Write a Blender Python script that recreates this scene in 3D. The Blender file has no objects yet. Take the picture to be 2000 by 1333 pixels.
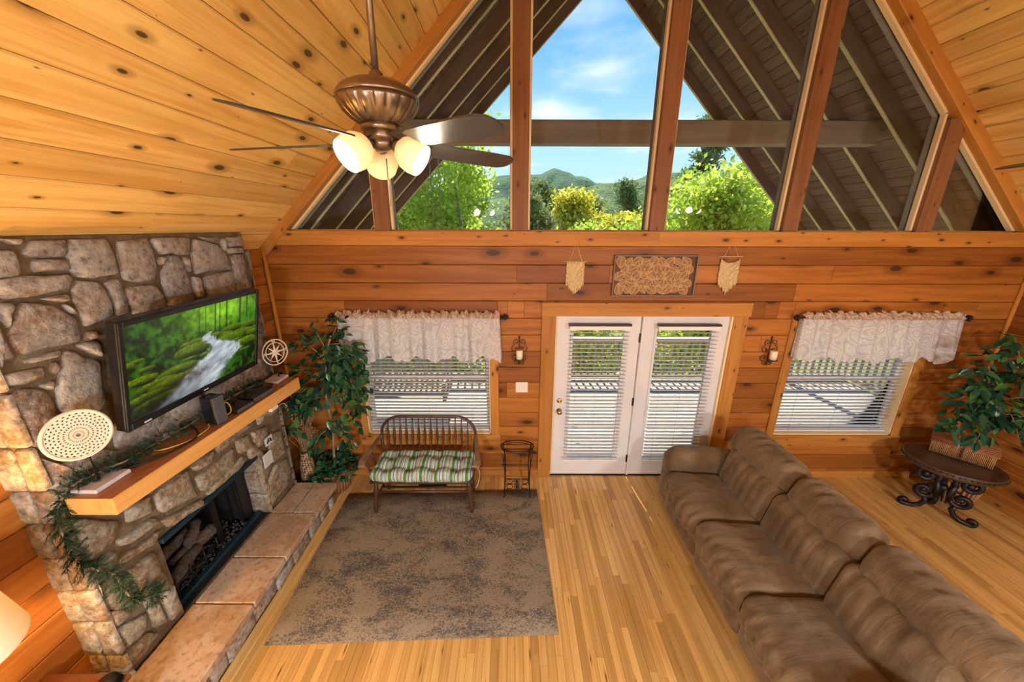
import bpy, bmesh, math, random
import numpy as np
from mathutils import Vector, Matrix, Quaternion, Euler
R_ = math.radians
scene = bpy.context.scene
COL = scene.collection
random.seed(7); rng = np.random.default_rng(11)

# ------------------------------------------------------------------ camera, sky, sun, exposure
CAMH = 2.9637
cam_data = bpy.data.cameras.new('camera'); cam_data.sensor_width = 36; cam_data.lens = 711/2000*36
cam_data.clip_start = 0.02; cam_data.clip_end = 2000
cam = bpy.data.objects.new('camera', cam_data); COL.objects.link(cam)
cam.matrix_world = Matrix.Translation((0, 0, CAMH)) @ Matrix.Rotation(R_(90-17.3), 4, 'X') @ Matrix.Rotation(R_(0.15), 4, 'Z')
scene.camera = cam
vs = scene.view_settings
vs.view_transform = 'Standard'; vs.look = 'None'; vs.gamma = 1.0; vs.use_curve_mapping = False
vs.exposure = 0.22
cy = scene.cycles
cy.max_bounces = 5; cy.diffuse_bounces = 3; cy.glossy_bounces = 2; cy.transmission_bounces = 2; cy.transparent_max_bounces = 10
cy.caustics_reflective = False; cy.caustics_refractive = False; cy.use_adaptive_sampling = True; cy.adaptive_threshold = 0.1; cy.adaptive_min_samples = 16; cy.use_denoising = True

world = bpy.data.worlds.new('sky'); scene.world = world; world.use_nodes = True
def build_world():
    nt = world.node_tree; nt.nodes.clear()
    N = nt.nodes.new; L = nt.links.new
    out = N('ShaderNodeOutputWorld'); bg = N('ShaderNodeBackground')
    tc = N('ShaderNodeTexCoord'); sep = N('ShaderNodeSeparateXYZ'); L(tc.outputs['Generated'], sep.inputs[0])
    ramp = N('ShaderNodeValToRGB'); L(sep.outputs['Z'], ramp.inputs[0])
    e = ramp.color_ramp.elements
    e[0].position = 0.0; e[0].color = (.62, .82, 1, 1); e[1].position = 0.75; e[1].color = (.045, .21, .75, 1)
    m = ramp.color_ramp.elements.new(0.2); m.color = (.40, .70, 1, 1)
    m = ramp.color_ramp.elements.new(0.42); m.color = (.11, .40, .98, 1)
    # clouds on a flat layer: direction / height
    div = N('ShaderNodeVectorMath'); div.operation = 'DIVIDE'
    mx = N('ShaderNodeMath'); mx.operation = 'MAXIMUM'; mx.inputs[1].default_value = 0.04; L(sep.outputs['Z'], mx.inputs[0])
    cmb = N('ShaderNodeCombineXYZ')
    for i in range(3): L(mx.outputs[0], cmb.inputs[i])
    L(tc.outputs['Generated'], div.inputs[0]); L(cmb.outputs[0], div.inputs[1])
    mp = N('ShaderNodeMapping'); mp.inputs['Scale'].default_value = (.75, .6, 1); mp.inputs['Location'].default_value = (2.3, .45, 0)
    L(div.outputs[0], mp.inputs[0])
    nz = N('ShaderNodeTexNoise'); nz.inputs['Scale'].default_value = 1.3; nz.inputs['Detail'].default_value = 7; nz.inputs['Roughness'].default_value = .5
    nz.inputs['Distortion'].default_value = .15
    L(mp.outputs[0], nz.inputs['Vector'])
    cr = N('ShaderNodeMapRange'); cr.interpolation_type = 'SMOOTHSTEP'
    cr.inputs['From Min'].default_value = .50; cr.inputs['From Max'].default_value = .82; cr.inputs['To Max'].default_value = .9; L(nz.outputs[0], cr.inputs['Value'])
    mix = N('ShaderNodeMix'); mix.data_type = 'RGBA'; L(cr.outputs[0], mix.inputs['Factor']); L(ramp.outputs[0], mix.inputs['A'])
    mix.inputs['B'].default_value = (1.0, 1.03, 1.06, 1)
    L(mix.outputs['Result'], bg.inputs[0]); bg.inputs[1].default_value = 1.2
    L(bg.outputs[0], out.inputs[0])
build_world()
sd = bpy.data.lights.new('sun', 'SUN'); sd.energy = 9.0; sd.angle = R_(0.6); sd.color = (1, .95, .84)
sun = bpy.data.objects.new('sun', sd); COL.objects.link(sun)
SUN_DIR = Vector((-.05, .53, .84)).normalized()      # towards the sun
sun.rotation_euler = SUN_DIR.to_track_quat('Z', 'Y').to_euler()

# ------------------------------------------------------------------ mesh helpers
def link(o, parent=None):
    COL.objects.link(o)
    if parent is not None: o.parent = parent
    return o
def tag(o, label=None, cat=None, group=None, kind=None):
    if label: o['label'] = label
    if cat: o['category'] = cat
    if group: o['group'] = group
    if kind: o['kind'] = kind
    return o
def empty(name, loc=(0, 0, 0), rz=0, parent=None):
    o = bpy.data.objects.new(name, None); o.empty_display_size = .05
    o.location = loc; o.rotation_euler = (0, 0, rz)
    return link(o, parent)
def mesh_np(name, V, F, mat, parent=None, smooth=False):
    me = bpy.data.meshes.new(name)
    V = np.asarray(V, dtype=np.float32).reshape(-1, 3)
    if isinstance(F, np.ndarray):
        n, k = F.shape
        me.vertices.add(len(V)); me.vertices.foreach_set('co', V.ravel())
        me.loops.add(n*k); me.loops.foreach_set('vertex_index', F.astype(np.int32).ravel())
        me.polygons.add(n); me.polygons.foreach_set('loop_start', np.arange(0, n*k, k, dtype=np.int32))
        me.update(calc_edges=True)
    else:
        me.from_pydata(V.tolist(), [], F); me.update()
    if smooth: me.polygons.foreach_set('use_smooth', [True]*len(me.polygons))
    if mat: me.materials.append(mat)
    o = bpy.data.objects.new(name, me)
    return link(o, parent)
def frames(pts, closed=False):
    P = [Vector(p) for p in pts]; n = len(P); T = []
    for i in range(n):
        if closed: t = P[(i+1) % n]-P[i-1]
        else: t = P[min(i+1, n-1)]-P[max(i-1, 0)]
        T.append(t.normalized() if t.length > 1e-9 else Vector((0, 0, 1)))
    a = Vector((0, 0, 1)) if abs(T[0].z) < .9 else Vector((1, 0, 0))
    u = (a - T[0]*a.dot(T[0])).normalized(); out = []
    for i in range(n):
        u = (u - T[i]*u.dot(T[i])); u = u.normalized() if u.length > 1e-6 else T[i].orthogonal().normalized()
        out.append((P[i], u, T[i].cross(u)))
    return out
class MB:
    def __init__(s): s.V = []; s.F = []; s.sm = []
    def add(s, V, F, sm=False):
        b = len(s.V); s.V += [tuple(v) for v in V]; s.F += [tuple(i+b for i in f) for f in F]; s.sm += [sm]*len(F); return s
    def box(s, x0, x1, y0, y1, z0, z1, M=None):
        V = [Vector((x, y, z)) for z in (z0, z1) for y in (y0, y1) for x in (x0, x1)]
        if M: V = [M @ v for v in V]
        return s.add(V, [(0, 2, 3, 1), (4, 5, 7, 6), (0, 1, 5, 4), (2, 6, 7, 3), (0, 4, 6, 2), (1, 3, 7, 5)])
    def cbox(s, x0, x1, y0, y1, z0, z1, c=.006, M=None):
        """box with chamfered edges"""
        xs, ys, zs = (x0, x1), (y0, y1), (z0, z1); V = []; idx = {}
        for i in (0, 1):
            for j in (0, 1):
                for k in (0, 1):
                    sx, sy, sz = (1-2*i)*c, (1-2*j)*c, (1-2*k)*c
                    for a, d in enumerate(((0, sy, sz), (sx, 0, sz), (sx, sy, 0))):
                        idx[i, j, k, a] = len(V); V.append(Vector((xs[i]+d[0], ys[j]+d[1], zs[k]+d[2])))
        F = []
        for i in (0, 1): F.append([idx[i, 0, 0, 0], idx[i, 1, 0, 0], idx[i, 1, 1, 0], idx[i, 0, 1, 0]])
        for j in (0, 1): F.append([idx[0, j, 0, 1], idx[1, j, 0, 1], idx[1, j, 1, 1], idx[0, j, 1, 1]])
        for k in (0, 1): F.append([idx[0, 0, k, 2], idx[1, 0, k, 2], idx[1, 1, k, 2], idx[0, 1, k, 2]])
        for j in (0, 1):
            for k in (0, 1): F.append([idx[0, j, k, 1], idx[1, j, k, 1], idx[1, j, k, 2], idx[0, j, k, 2]])
        for i in (0, 1):
            for k in (0, 1): F.append([idx[i, 0, k, 0], idx[i, 1, k, 0], idx[i, 1, k, 2], idx[i, 0, k, 2]])
        for i in (0, 1):
            for j in (0, 1): F.append([idx[i, j, 0, 0], idx[i, j, 1, 0], idx[i, j, 1, 1], idx[i, j, 0, 1]])
        for i in (0, 1):
            for j in (0, 1):
                for k in (0, 1): F.append([idx[i, j, k, a] for a in range(3)])
        ctr = Vector(((x0+x1)/2, (y0+y1)/2, (z0+z1)/2)); G = []
        for f in F:
            n = (V[f[1]]-V[f[0]]).cross(V[f[2]]-V[f[0]])
            m = sum((V[q] for q in f), Vector())/len(f)
            G.append(f if n.dot(m-ctr) > 0 else f[::-1])
        if M: V = [M @ v for v in V]
        return s.add(V, G)
    def tube(s, pts, r, n=8, closed=False, sm=True, cap=True):
        fr = frames(pts, closed); V = []; F = []; m = len(fr)
        for i, (p, u, w) in enumerate(fr):
            rr = r[i] if hasattr(r, '__len__') else r
            for k in range(n):
                a = 2*math.pi*k/n; V.append(p+u*math.cos(a)*rr+w*math.sin(a)*rr)
        for i in range(m if closed else m-1):
            j = (i+1) % m
            for k in range(n): F.append((i*n+k, i*n+(k+1) % n, j*n+(k+1) % n, j*n+k))
        s.add(V, F, sm)
        if cap and not closed:
            b = len(s.V)-len(V); s.F += [tuple(b+k for k in range(n))[::-1], tuple(b+(m-1)*n+k for k in range(n))]; s.sm += [False]*2
        return s
    def lathe(s, prof, n=24, M=None, sm=True, cap=True, flute=None):
        V = []; F = []; m = len(prof)
        for i, (r, z) in enumerate(prof):
            for k in range(n):
                a = 2*math.pi*k/n; rr = r*(flute(a, i) if flute else 1)
                V.append(Vector((rr*math.cos(a), rr*math.sin(a), z)))
        for i in range(m-1):
            for k in range(n): F.append((i*n+k, i*n+(k+1) % n, (i+1)*n+(k+1) % n, (i+1)*n+k))
        if M: V = [M @ v for v in V]
        s.add(V, F, sm)
        if cap:
            b = len(s.V)-len(V)
            if prof[0][0] > 1e-4: s.F.append(tuple(b+k for k in range(n))[::-1]); s.sm.append(False)
            if prof[-1][0] > 1e-4: s.F.append(tuple(b+(m-1)*n+k for k in range(n))); s.sm.append(False)
        return s
    def prism(s, poly, y0, y1, M=None):
        """polygon in XZ extruded along Y"""
        n = len(poly); V = [Vector((x, y0, z)) for x, z in poly]+[Vector((x, y1, z)) for x, z in poly]
        area = sum(poly[i][0]*poly[(i+1) % n][1]-poly[(i+1) % n][0]*poly[i][1] for i in range(n))
        F = [tuple(range(n)), tuple(range(2*n-1, n-1, -1))]+[(i, i+n, (i+1) % n+n, (i+1) % n) for i in range(n)]
        if (area > 0) != (y1 > y0): F = [f[::-1] for f in F]
        if M: V = [M @ v for v in V]
        return s.add(V, F)
    def build(s, name, mat, parent=None):
        me = bpy.data.meshes.new(name); me.from_pydata([tuple(v) for v in s.V], [], s.F); me.update()
        me.polygons.foreach_set('use_smooth', s.sm)
        if mat: me.materials.append(mat)
        return link(bpy.data.objects.new(name, me), parent)
def sphere_prof(r, n=8, z0=0): return [(max(r*math.sin(math.pi*i/n), 1e-5), z0-r*math.cos(math.pi*i/n)) for i in range(n+1)]
def copy_tree(o, parent=None):
    c = o.copy(); COL.objects.link(c); c.parent = parent
    for ch in list(o.children):
        copy_tree(ch, c)
    return c
def axes(origin, ax, aw, an):
    m = Matrix.Identity(4)
    for i in range(3): m[i][0], m[i][1], m[i][2], m[i][3] = ax[i], aw[i], an[i], origin[i]
    return m
def board_geo(Lx, W, T, ch):
    s = [(-W/2, 0), (-W/2, T-ch), (-W/2+ch, T), (W/2-ch, T), (W/2, T-ch), (W/2, 0)]
    V = [(x, a, b) for x in (-Lx/2, Lx/2) for a, b in s]
    F = [(i, i+1, i+7, i+6)[::-1] for i in range(5)]+[(0, 1, 2, 3, 4, 5), (11, 10, 9, 8, 7, 6)]
    F = [f[::-1] for f in F]
    return V, F
def set_bc(me, bc, rnd):
    a = me.attributes.new('bc', 'FLOAT_VECTOR', 'POINT'); a.data.foreach_set('vector', np.asarray(bc, dtype=np.float32).ravel())
    a = me.attributes.new('rnd', 'FLOAT', 'POINT'); a.data.foreach_set('value', np.asarray(rnd, dtype=np.float32).ravel())
def board(name, parent, mat, origin, ax, aw, an, Lx, W, T=.02, ch=.004, rnd=None):
    V, F = board_geo(Lx, W, T, ch)
    me = bpy.data.meshes.new(name); me.from_pydata(V, [], F); me.update(); me.materials.append(mat)
    r = random.random() if rnd is None else rnd
    o1, o2 = r*61.7, (r*7.31 % 1)*23.0
    set_bc(me, [(x+o1, y+o2, z) for x, y, z in V], [r]*len(V))
    o = bpy.data.objects.new(name, me); link(o, parent); o.matrix_basis = axes(origin, ax, aw, an)
    return o
def joined_boards(name, parent, mat, items, kind='stuff'):
    """items: list of (origin, ax, aw, an, L, W, T, ch, rnd) -> ONE mesh"""
    VV = []; FF = []; BC = []; RN = []
    for (org, ax, aw, an, Lx, W, T, ch, r) in items:
        V, F = board_geo(Lx, W, T, ch); b = len(VV); M = axes(org, ax, aw, an)
        VV += [tuple(M @ Vector(v)) for v in V]; FF += [tuple(i+b for i in f) for f in F]
        BC += [(x+r*61.7, y+(r*7.31 % 1)*23.0, z) for x, y, z in V]; RN += [r]*len(V)
    me = bpy.data.meshes.new(name); me.from_pydata(VV, [], FF); me.update(); me.materials.append(mat); set_bc(me, BC, RN)
    o = link(bpy.data.objects.new(name, me), parent)
    if kind: o['kind'] = kind
    return o
def soft(name, dims, r, mat, parent=None, n=14, bulge=0, f=None, M=None):
    """rounded, puffed box; f(unit, pos, nrm) -> offset vector arrays"""
    bm = bmesh.new(); bmesh.ops.create_cube(bm, size=2); bmesh.ops.subdivide_edges(bm, edges=bm.edges[:], cuts=n, use_grid_fill=True)
    bm.verts.ensure_lookup_table()
    U = np.array([v.co[:] for v in bm.verts]); d = np.array(dims)/2
    P = U*d; inner = np.clip(P, -(d-r), d-r); D = P-inner; ln = np.linalg.norm(D, axis=1, keepdims=True)
    Nn = np.where(ln > 1e-9, D/np.maximum(ln, 1e-9), 0); P = inner+Nn*r
    P[:, 2] += np.sign(U[:, 2])*bulge*(1-U[:, 0]**2)*(1-U[:, 1]**2)*np.abs(U[:, 2])
    if f is not None: P = P+f(U, P, Nn)
    for v, p in zip(bm.verts, P): v.co = p if M is None else M @ Vector(p)
    me = bpy.data.meshes.new(name); bm.to_mesh(me); bm.free()
    me.polygons.foreach_set('use_smooth', [True]*len(me.polygons)); me.materials.append(mat)
    return link(bpy.data.objects.new(name, me), parent)
def vnoise(x, y, seed=0):
    xi = np.floor(x).astype(np.int64); yi = np.floor(y).astype(np.int64); xf = x-xi; yf = y-yi
    def h(a, b):
        v = np.sin(a*127.1+b*311.7+seed*74.7)*43758.5453; return v-np.floor(v)
    u = xf*xf*(3-2*xf); v = yf*yf*(3-2*yf)
    return (h(xi, yi)*(1-u)+h(xi+1, yi)*u)*(1-v)+(h(xi, yi+1)*(1-u)+h(xi+1, yi+1)*u)*v
def fbm(x, y, seed=0, o=4):
    s = 0; a = .5
    for i in range(o): s = s+a*vnoise(x*2**i, y*2**i, seed+i); a *= .5
    return s/(1-.5**o)
# ------------------------------------------------------------------ materials
class NT:
    def __init__(s, name):
        s.mat = bpy.data.materials.new(name); s.mat.use_nodes = True; s.t = s.mat.node_tree; s.t.nodes.clear()
        s.out = s.n('ShaderNodeOutputMaterial'); s.mat.diffuse_color = (.5, .5, .5, 1)
    def n(s, typ, **kw):
        nd = s.t.nodes.new(typ)
        for k, v in kw.items():
            if hasattr(nd, k) and k not in nd.inputs: setattr(nd, k, v)
            else: s.set(nd.inputs[k], v)
        return nd
    def set(s, sock, v):
        if isinstance(v, bpy.types.NodeSocket): s.t.links.new(v, sock)
        elif isinstance(v, bpy.types.Node): s.t.links.new(v.outputs[0], sock)
        else:
            if hasattr(v, '__len__') and len(v) == 3 and sock.type == 'RGBA': v = (*v, 1)
            sock.default_value = v
    def math(s, op, a, b=0.0, clamp=False):
        nd = s.t.nodes.new('ShaderNodeMath'); nd.operation = op; nd.use_clamp = clamp; s.set(nd.inputs[0], a); s.set(nd.inputs[1], b); return nd.outputs[0]
    def mix(s, fac, a, b, blend='MIX'):
        nd = s.t.nodes.new('ShaderNodeMix'); nd.data_type = 'RGBA'; nd.blend_type = blend
        s.set(nd.inputs['Factor'], fac); s.set(nd.inputs['A'], a); s.set(nd.inputs['B'], b); return nd.outputs['Result']
    def smooth(s, v, lo, hi, a=0.0, b=1.0):
        nd = s.t.nodes.new('ShaderNodeMapRange'); nd.interpolation_type = 'SMOOTHSTEP'
        s.set(nd.inputs['Value'], v); s.set(nd.inputs['From Min'], lo); s.set(nd.inputs['From Max'], hi); s.set(nd.inputs['To Min'], a); s.set(nd.inputs['To Max'], b)
        return nd.outputs[0]
    def ramp(s, v, stops, interp='LINEAR'):
        nd = s.t.nodes.new('ShaderNodeValToRGB'); nd.color_ramp.interpolation = interp; s.set(nd.inputs[0], v)
        e = nd.color_ramp.elements
        while len(e) > 1: e.remove(e[-1])
        for i, (p, c) in enumerate(stops):
            el = e[0] if i == 0 else e.new(p)
            el.position = p; el.color = (*c, 1)
        return nd.outputs[0]
    def mapping(s, v, scale=(1, 1, 1), rot=(0, 0, 0), loc=(0, 0, 0)):
        nd = s.n('ShaderNodeMapping'); s.set(nd.inputs['Vector'], v); nd.inputs['Scale'].default_value = scale; nd.inputs['Rotation'].default_value = rot; nd.inputs['Location'].default_value = loc
        return nd.outputs[0]
    def noise(s, v, scale=1, detail=3, rough=.5, dist=0.0):
        nd = s.n('ShaderNodeTexNoise'); s.set(nd.inputs['Vector'], v); nd.inputs['Scale'].default_value = scale; nd.inputs['Detail'].default_value = detail
        nd.inputs['Roughness'].default_value = rough; nd.inputs['Distortion'].default_value = dist; return nd.outputs[0]
    def obj(s): return s.n('ShaderNodeTexCoord').outputs['Object']
    def attr(s, name): 
        nd = s.n('ShaderNodeAttribute'); nd.attribute_name = name; return nd
    def bump(s, h, strength=.3, dist=.01):
        nd = s.n('ShaderNodeBump'); nd.inputs['Strength'].default_value = strength; nd.inputs['Distance'].default_value = dist; s.set(nd.inputs['Height'], h); return nd.outputs[0]
    def bsdf(s, **kw):
        b = s.n('ShaderNodeBsdfPrincipled')
        for k, v in kw.items(): s.set(b.inputs[k.replace('_', ' ')], v)
        s.t.links.new(b.outputs[0], s.out.inputs[0]); return b
    def done(s): return s.mat
def flat(name, col, rough=.5, metal=0.0, **kw):
    m = NT(name); m.bsdf(Base_Color=col, Roughness=rough, Metallic=metal, **kw); return m.done()
def noisy(name, c1, c2, scale=8, rough=.6, metal=0.0, bump=.0, bscale=None, stretch=(1, 1, 1), **kw):
    m = NT(name); v = m.mapping(m.obj(), stretch); nz = m.noise(v, scale, 4)
    k = dict(Base_Color=m.mix(m.smooth(nz, .3, .7), c1, c2), Roughness=rough, Metallic=metal, **kw)
    if bump: k['Normal'] = m.bump(m.noise(v, bscale or scale*4, 4), bump)
    m.bsdf(**k); return m.done()
def pine(name, light, dark, tint=.25, knot=1.0, rough=.4, coord='bc', kscale=(1.9, 4.3), grain=16, knotcol=(.05, .018, .006), coat=0.0, kthr=.13, var=.35, spec=.5):
    m = NT(name)
    v = m.attr('bc').outputs['Vector'] if coord == 'bc' else m.mapping(m.obj(), coord if not isinstance(coord, str) else (1, 1, 1), rot=(0, 0, 0))
    if isinstance(coord, str) and coord != 'bc':
        rot = {'x': (0, 0, 0), 'y': (0, 0, R_(-90)), 'z': (0, R_(90), 0)}[coord]; v = m.mapping(m.obj(), rot=rot)
    rnd = m.attr('rnd').outputs['Fac']
    warp = m.noise(m.mapping(v, (1.3, 5, 5)), 1.0, 2)
    g1 = m.noise(m.mapping(v, (.8, grain, grain)), 1.0, 4, .6, .6)
    g2 = m.noise(m.mapping(v, (3, 120, 120)), 1.0, 2, .6)
    col = m.mix(m.smooth(g1, .32, .72), light, dark)
    col = m.mix(m.math('MULTIPLY', m.smooth(g2, .45, .75), .22), col, tuple(c*.55 for c in dark))
    # board to board variation
    col = m.mix(m.math('MULTIPLY', m.smooth(rnd, .45, 1.0), var), col, tuple(c*.62 for c in dark))
    col = m.mix(m.math('MULTIPLY', m.smooth(rnd, .5, .0), tint), col, tuple(min(1, c*1.25) for c in light))
    if knot:
        vk = m.mapping(v, (kscale[0], kscale[1], 0))
        vo = m.n('ShaderNodeTexVoronoi'); vo.voronoi_dimensions = '2D'; m.set(vo.inputs['Vector'], vk); vo.inputs['Scale'].default_value = 1.0; vo.inputs['Randomness'].default_value = .95
        sep = m.n('ShaderNodeSeparateColor'); m.set(sep.inputs[0], vo.outputs['Color'])
        thr = m.math('MULTIPLY', m.math('POWER', sep.outputs[0], 1.6), kthr*knot)
        d = m.math('ADD', vo.outputs['Distance'], m.math('MULTIPLY', m.math('SUBTRACT', warp, .5), .05))
        halo = m.smooth(d, thr, m.math('MULTIPLY', thr, 2.4), 1, 0)
        col = m.mix(m.math('MULTIPLY', halo, .55), col, tuple(c*.45 for c in dark))
        core = m.smooth(d, m.math('MULTIPLY', thr, .55), m.math('MULTIPLY', thr, .95), 1, 0)
        col = m.mix(m.math('MULTIPLY', core, .92), col, knotcol)
    m.bsdf(Base_Color=col, Roughness=rough, Specular_IOR_Level=spec, Coat_Weight=coat, Coat_Roughness=.12, Normal=m.bump(g2, .12, .003))
    return m.done()
M = {}
M['wall_pine'] = pine('wall_pine', (.45, .178, .033), (.275, .086, .013), rough=.46, knot=1.0, kthr=.18, var=.65, spec=.3)
M['trim_pine'] = pine('trim_pine', (.54, .25, .052), (.39, .155, .027), rough=.5, knot=.85, kscale=(3.6, 8.0), kthr=.14, spec=.3)
M['ceil_pine'] = pine('ceil_pine', (.90, .61, .22), (.68, .38, .092), rough=.5, spec=.35, knot=1.0, knotcol=(.075, .035, .014), kscale=(2.3, 5.2), kthr=.15, var=.3)
M['floor_oak'] = pine('floor_oak', (.74, .47, .165), (.55, .305, .085), rough=.22, knot=.35, grain=26, kscale=(1.2, 9), var=.6, coat=.6, knotcol=(.12, .05, .018))
M['rafter_bounce_strip'] = pine('painted_bounce_edge', (.74, .64, .38), (.60, .50, .27), rough=.8, knot=.3)  # pale colour stands in for light bounced up from the deck
M['pale_pine'] = pine('pale_pine', (.88, .70, .42), (.78, .56, .30), rough=.5, knot=.7, kscale=(3, 9))
M['mull_pine'] = pine('mull_pine', (.27, .125, .055), (.19, .080, .032), rough=.5, knot=.8, kscale=(3.2, 7.5), spec=.3)
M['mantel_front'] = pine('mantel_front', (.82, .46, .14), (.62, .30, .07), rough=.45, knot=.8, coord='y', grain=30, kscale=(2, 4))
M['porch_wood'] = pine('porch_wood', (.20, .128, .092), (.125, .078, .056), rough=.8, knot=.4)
M['porch_beam'] = pine('porch_beam', (.30, .24, .19), (.20, .155, .12), rough=.8, knot=.4, coord='x')
M['deck_wood'] = pine('deck_wood', (.50, .44, .38), (.34, .29, .24), rough=.75, knot=.4)
M['rail_wood'] = pine('rail_wood', (.42, .33, .24), (.30, .22, .15), rough=.75, knot=.4, coord='z')
M['shadow_gap'] = flat('dark_joint', (.035, .014, .005), .9)
M['firebox'] = flat('firebox_black', (.012, .012, .013), .55)
M['teal_metal'] = flat('blued_metal_trim', (.035, .09, .125), .32, .7)
M['white_paint'] = noisy('white_door_paint', (.74, .75, .76), (.68, .69, .70), 3, .38)
M['slat_white'] = flat('blind_slat_white', (.82, .83, .84), .4)
M['white_plastic'] = flat('white_plastic', (.80, .78, .72), .35)
M['brass'] = flat('brass', (.62, .42, .13), .25, 1.0)
M['black_metal'] = flat('black_iron', (.018, .017, .017), .42, .5)
M['hinge'] = flat('dark_hinge', (.06, .05, .045), .4, .8)
M['black_plastic'] = flat('black_plastic', (.012, .012, .014), .22)
M['grey_plastic'] = flat('grey_plastic', (.075, .085, .095), .35)
M['bronze'] = noisy('brushed_bronze', (.31, .25, .19), (.22, .17, .125), 14, .34, .9)
M['blade_dark'] = noisy('dark_walnut_blade', (.030, .028, .026), (.05, .045, .04), 6, .42, 0, stretch=(1, 12, 1), Coat_Weight=.15)
M['candle'] = flat('candle_wax', (.88, .80, .62), .5, Subsurface_Weight=.0)
M['rope'] = noisy('macrame_rope', (.80, .64, .36), (.66, .50, .26), 40, .85)
M['cream'] = noisy('cream_carved_wood', (.80, .74, .62), (.70, .63, .50), 10, .6)
M['white_wood'] = noisy('whitewashed_wood', (.70, .66, .66), (.58, .52, .52), 12, .6)
M['bench_wood'] = noisy('dark_walnut_stain', (.055, .027, .014), (.09, .044, .022), 5, .35, 0, stretch=(4, 4, 1), Coat_Weight=.2)
M['arm_wood'] = noisy('worn_arm_wood', (.30, .19, .11), (.15, .08, .045), 7, .3)
M['rod_metal'] = flat('dark_curtain_rod', (.03, .022, .018), .4, .5)
M['bark'] = noisy('tree_bark', (.16, .12, .09), (.28, .23, .18), 14, .9, 0, .4)
M['ficus_bark'] = noisy('ficus_stem', (.22, .14, .08), (.36, .26, .16), 20, .8)
M['dried'] = noisy('dried_flowers', (.50, .34, .20), (.30, .17, .10), 30, .9)
M['table_dark'] = noisy('espresso_table', (.035, .02, .014), (.075, .042, .024), 6, .32, Coat_Weight=.3)
M['brown_table'] = noisy('brown_end_table', (.10, .035, .014), (.15, .055, .02), 5, .3)
M['black_rock'] = noisy('lava_rock', (.02, .018, .016), (.07, .06, .055), 40, .9)
M['char_log'] = noisy('charred_log', (.05, .042, .035), (.15, .12, .09), 12, .9, 0, .5, stretch=(1, 5, 5))
M['chain'] = flat('galvanised_chain', (.45, .45, .45), .4, .9)
M['paper'] = flat('paper', (.74, .75, .76), .6)
M['ink'] = flat('print_ink', (.03, .03, .04), .6)
M['grey_ink'] = flat('small_print_grey', (.42, .43, .45), .6)
M['yellow_cable'] = flat('yellow_cable', (.75, .50, .07), .45)
M['black_cable'] = flat('black_cable', (.012, .012, .012), .4)
M['white_cable'] = flat('white_cable', (.75, .72, .65), .4)
M['slab'] = None
def stone(name, stops, scale=9, bumpk=.7):
    m = NT(name); v = m.obj(); oi = m.n('ShaderNodeObjectInfo')
    off = m.n('ShaderNodeVectorMath'); off.operation = 'ADD'; m.set(off.inputs[0], v)
    cx = m.n('ShaderNodeCombineXYZ'); m.set(cx.inputs[0], m.math('MULTIPLY', oi.outputs['Random'], 40)); m.set(off.inputs[1], cx.outputs[0]); v = off.outputs[0]
    base = m.ramp(oi.outputs['Random'], stops, 'LINEAR')
    n1 = m.noise(v, scale*.5, 5, .6, .4); n2 = m.noise(v, scale*3, 5, .65); n3 = m.noise(v, scale*9, 3, .6)
    col = m.mix(m.smooth(n1, .42, .66, 0, .6), base, (.33, .315, .29))
    col = m.mix(m.smooth(n1, .52, .36, 0, .55), col, (.26, .135, .05))
    col = m.mix(m.math('MULTIPLY', m.smooth(n2, .46, .66), .5), col, (.56, .53, .48))
    col = m.mix(m.math('MULTIPLY', m.smooth(n2, .47, .33), .6), col, (.06, .048, .036))
    col = m.mix(m.math('MULTIPLY', m.smooth(n3, .62, .74), .45), col, (.62, .58, .52))
    h = m.math('ADD', m.math('MULTIPLY', n2, .8), m.math('MULTIPLY', n3, .25))
    m.bsdf(Base_Color=col, Roughness=.62, Normal=m.bump(h, bumpk, .018)); return m.done()
M['stone'] = stone('field_stone', [(0, (.30, .285, .26)), (.2, (.36, .335, .30)), (.4, (.20, .165, .14)), (.55, (.39, .375, .345)), (.7, (.20, .14, .10)), (.85, (.345, .33, .305)), (1, (.25, .19, .125))])
M['stone_low'] = stone('mossy_field_stone', [(0, (.25, .215, .13)), (.3, (.30, .25, .15)), (.6, (.20, .165, .10)), (.8, (.28, .24, .17)), (1, (.235, .175, .09))])
M['mortar'] = noisy('brown_mortar', (.12, .08, .042), (.19, .145, .09), 12, .9, 0, .6, 60)
def slab_mat():
    m = NT('hearth_flagstone'); v = m.obj(); oi = m.n('ShaderNodeObjectInfo')
    n1 = m.noise(v, 5, 5, .6); n2 = m.noise(v, 26, 4, .65)
    col = m.ramp(oi.outputs['Random'], [(0, (.42, .25, .14)), (.5, (.46, .31, .195)), (1, (.37, .225, .11))])
    col = m.mix(m.smooth(n1, .4, .62, 0, .7), col, (.55, .44, .33)); col = m.mix(m.smooth(n2, .48, .68, 0, .55), col, (.17, .095, .05))
    m.bsdf(Base_Color=col, Roughness=.6, Normal=m.bump(n2, .4, .008)); return m.done()
M['slab'] = slab_mat()
def glass_mat():
    m = NT('window_glass'); tr = m.n('ShaderNodeBsdfTransparent'); tr.inputs[0].default_value = (.95, .965, .96, 1)
    gl = m.n('ShaderNodeBsdfGlossy'); gl.inputs['Roughness'].default_value = .015
    fr = m.n('ShaderNodeFresnel'); fr.inputs[0].default_value = 1.3
    mx = m.n('ShaderNodeMixShader'); m.set(mx.inputs[0], fr.outputs[0]); m.set(mx.inputs[1], tr.outputs[0]); m.set(mx.inputs[2], gl.outputs[0])
    m.t.links.new(mx.outputs[0], m.out.inputs[0]); return m.done()
M['glass'] = glass_mat()
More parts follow.
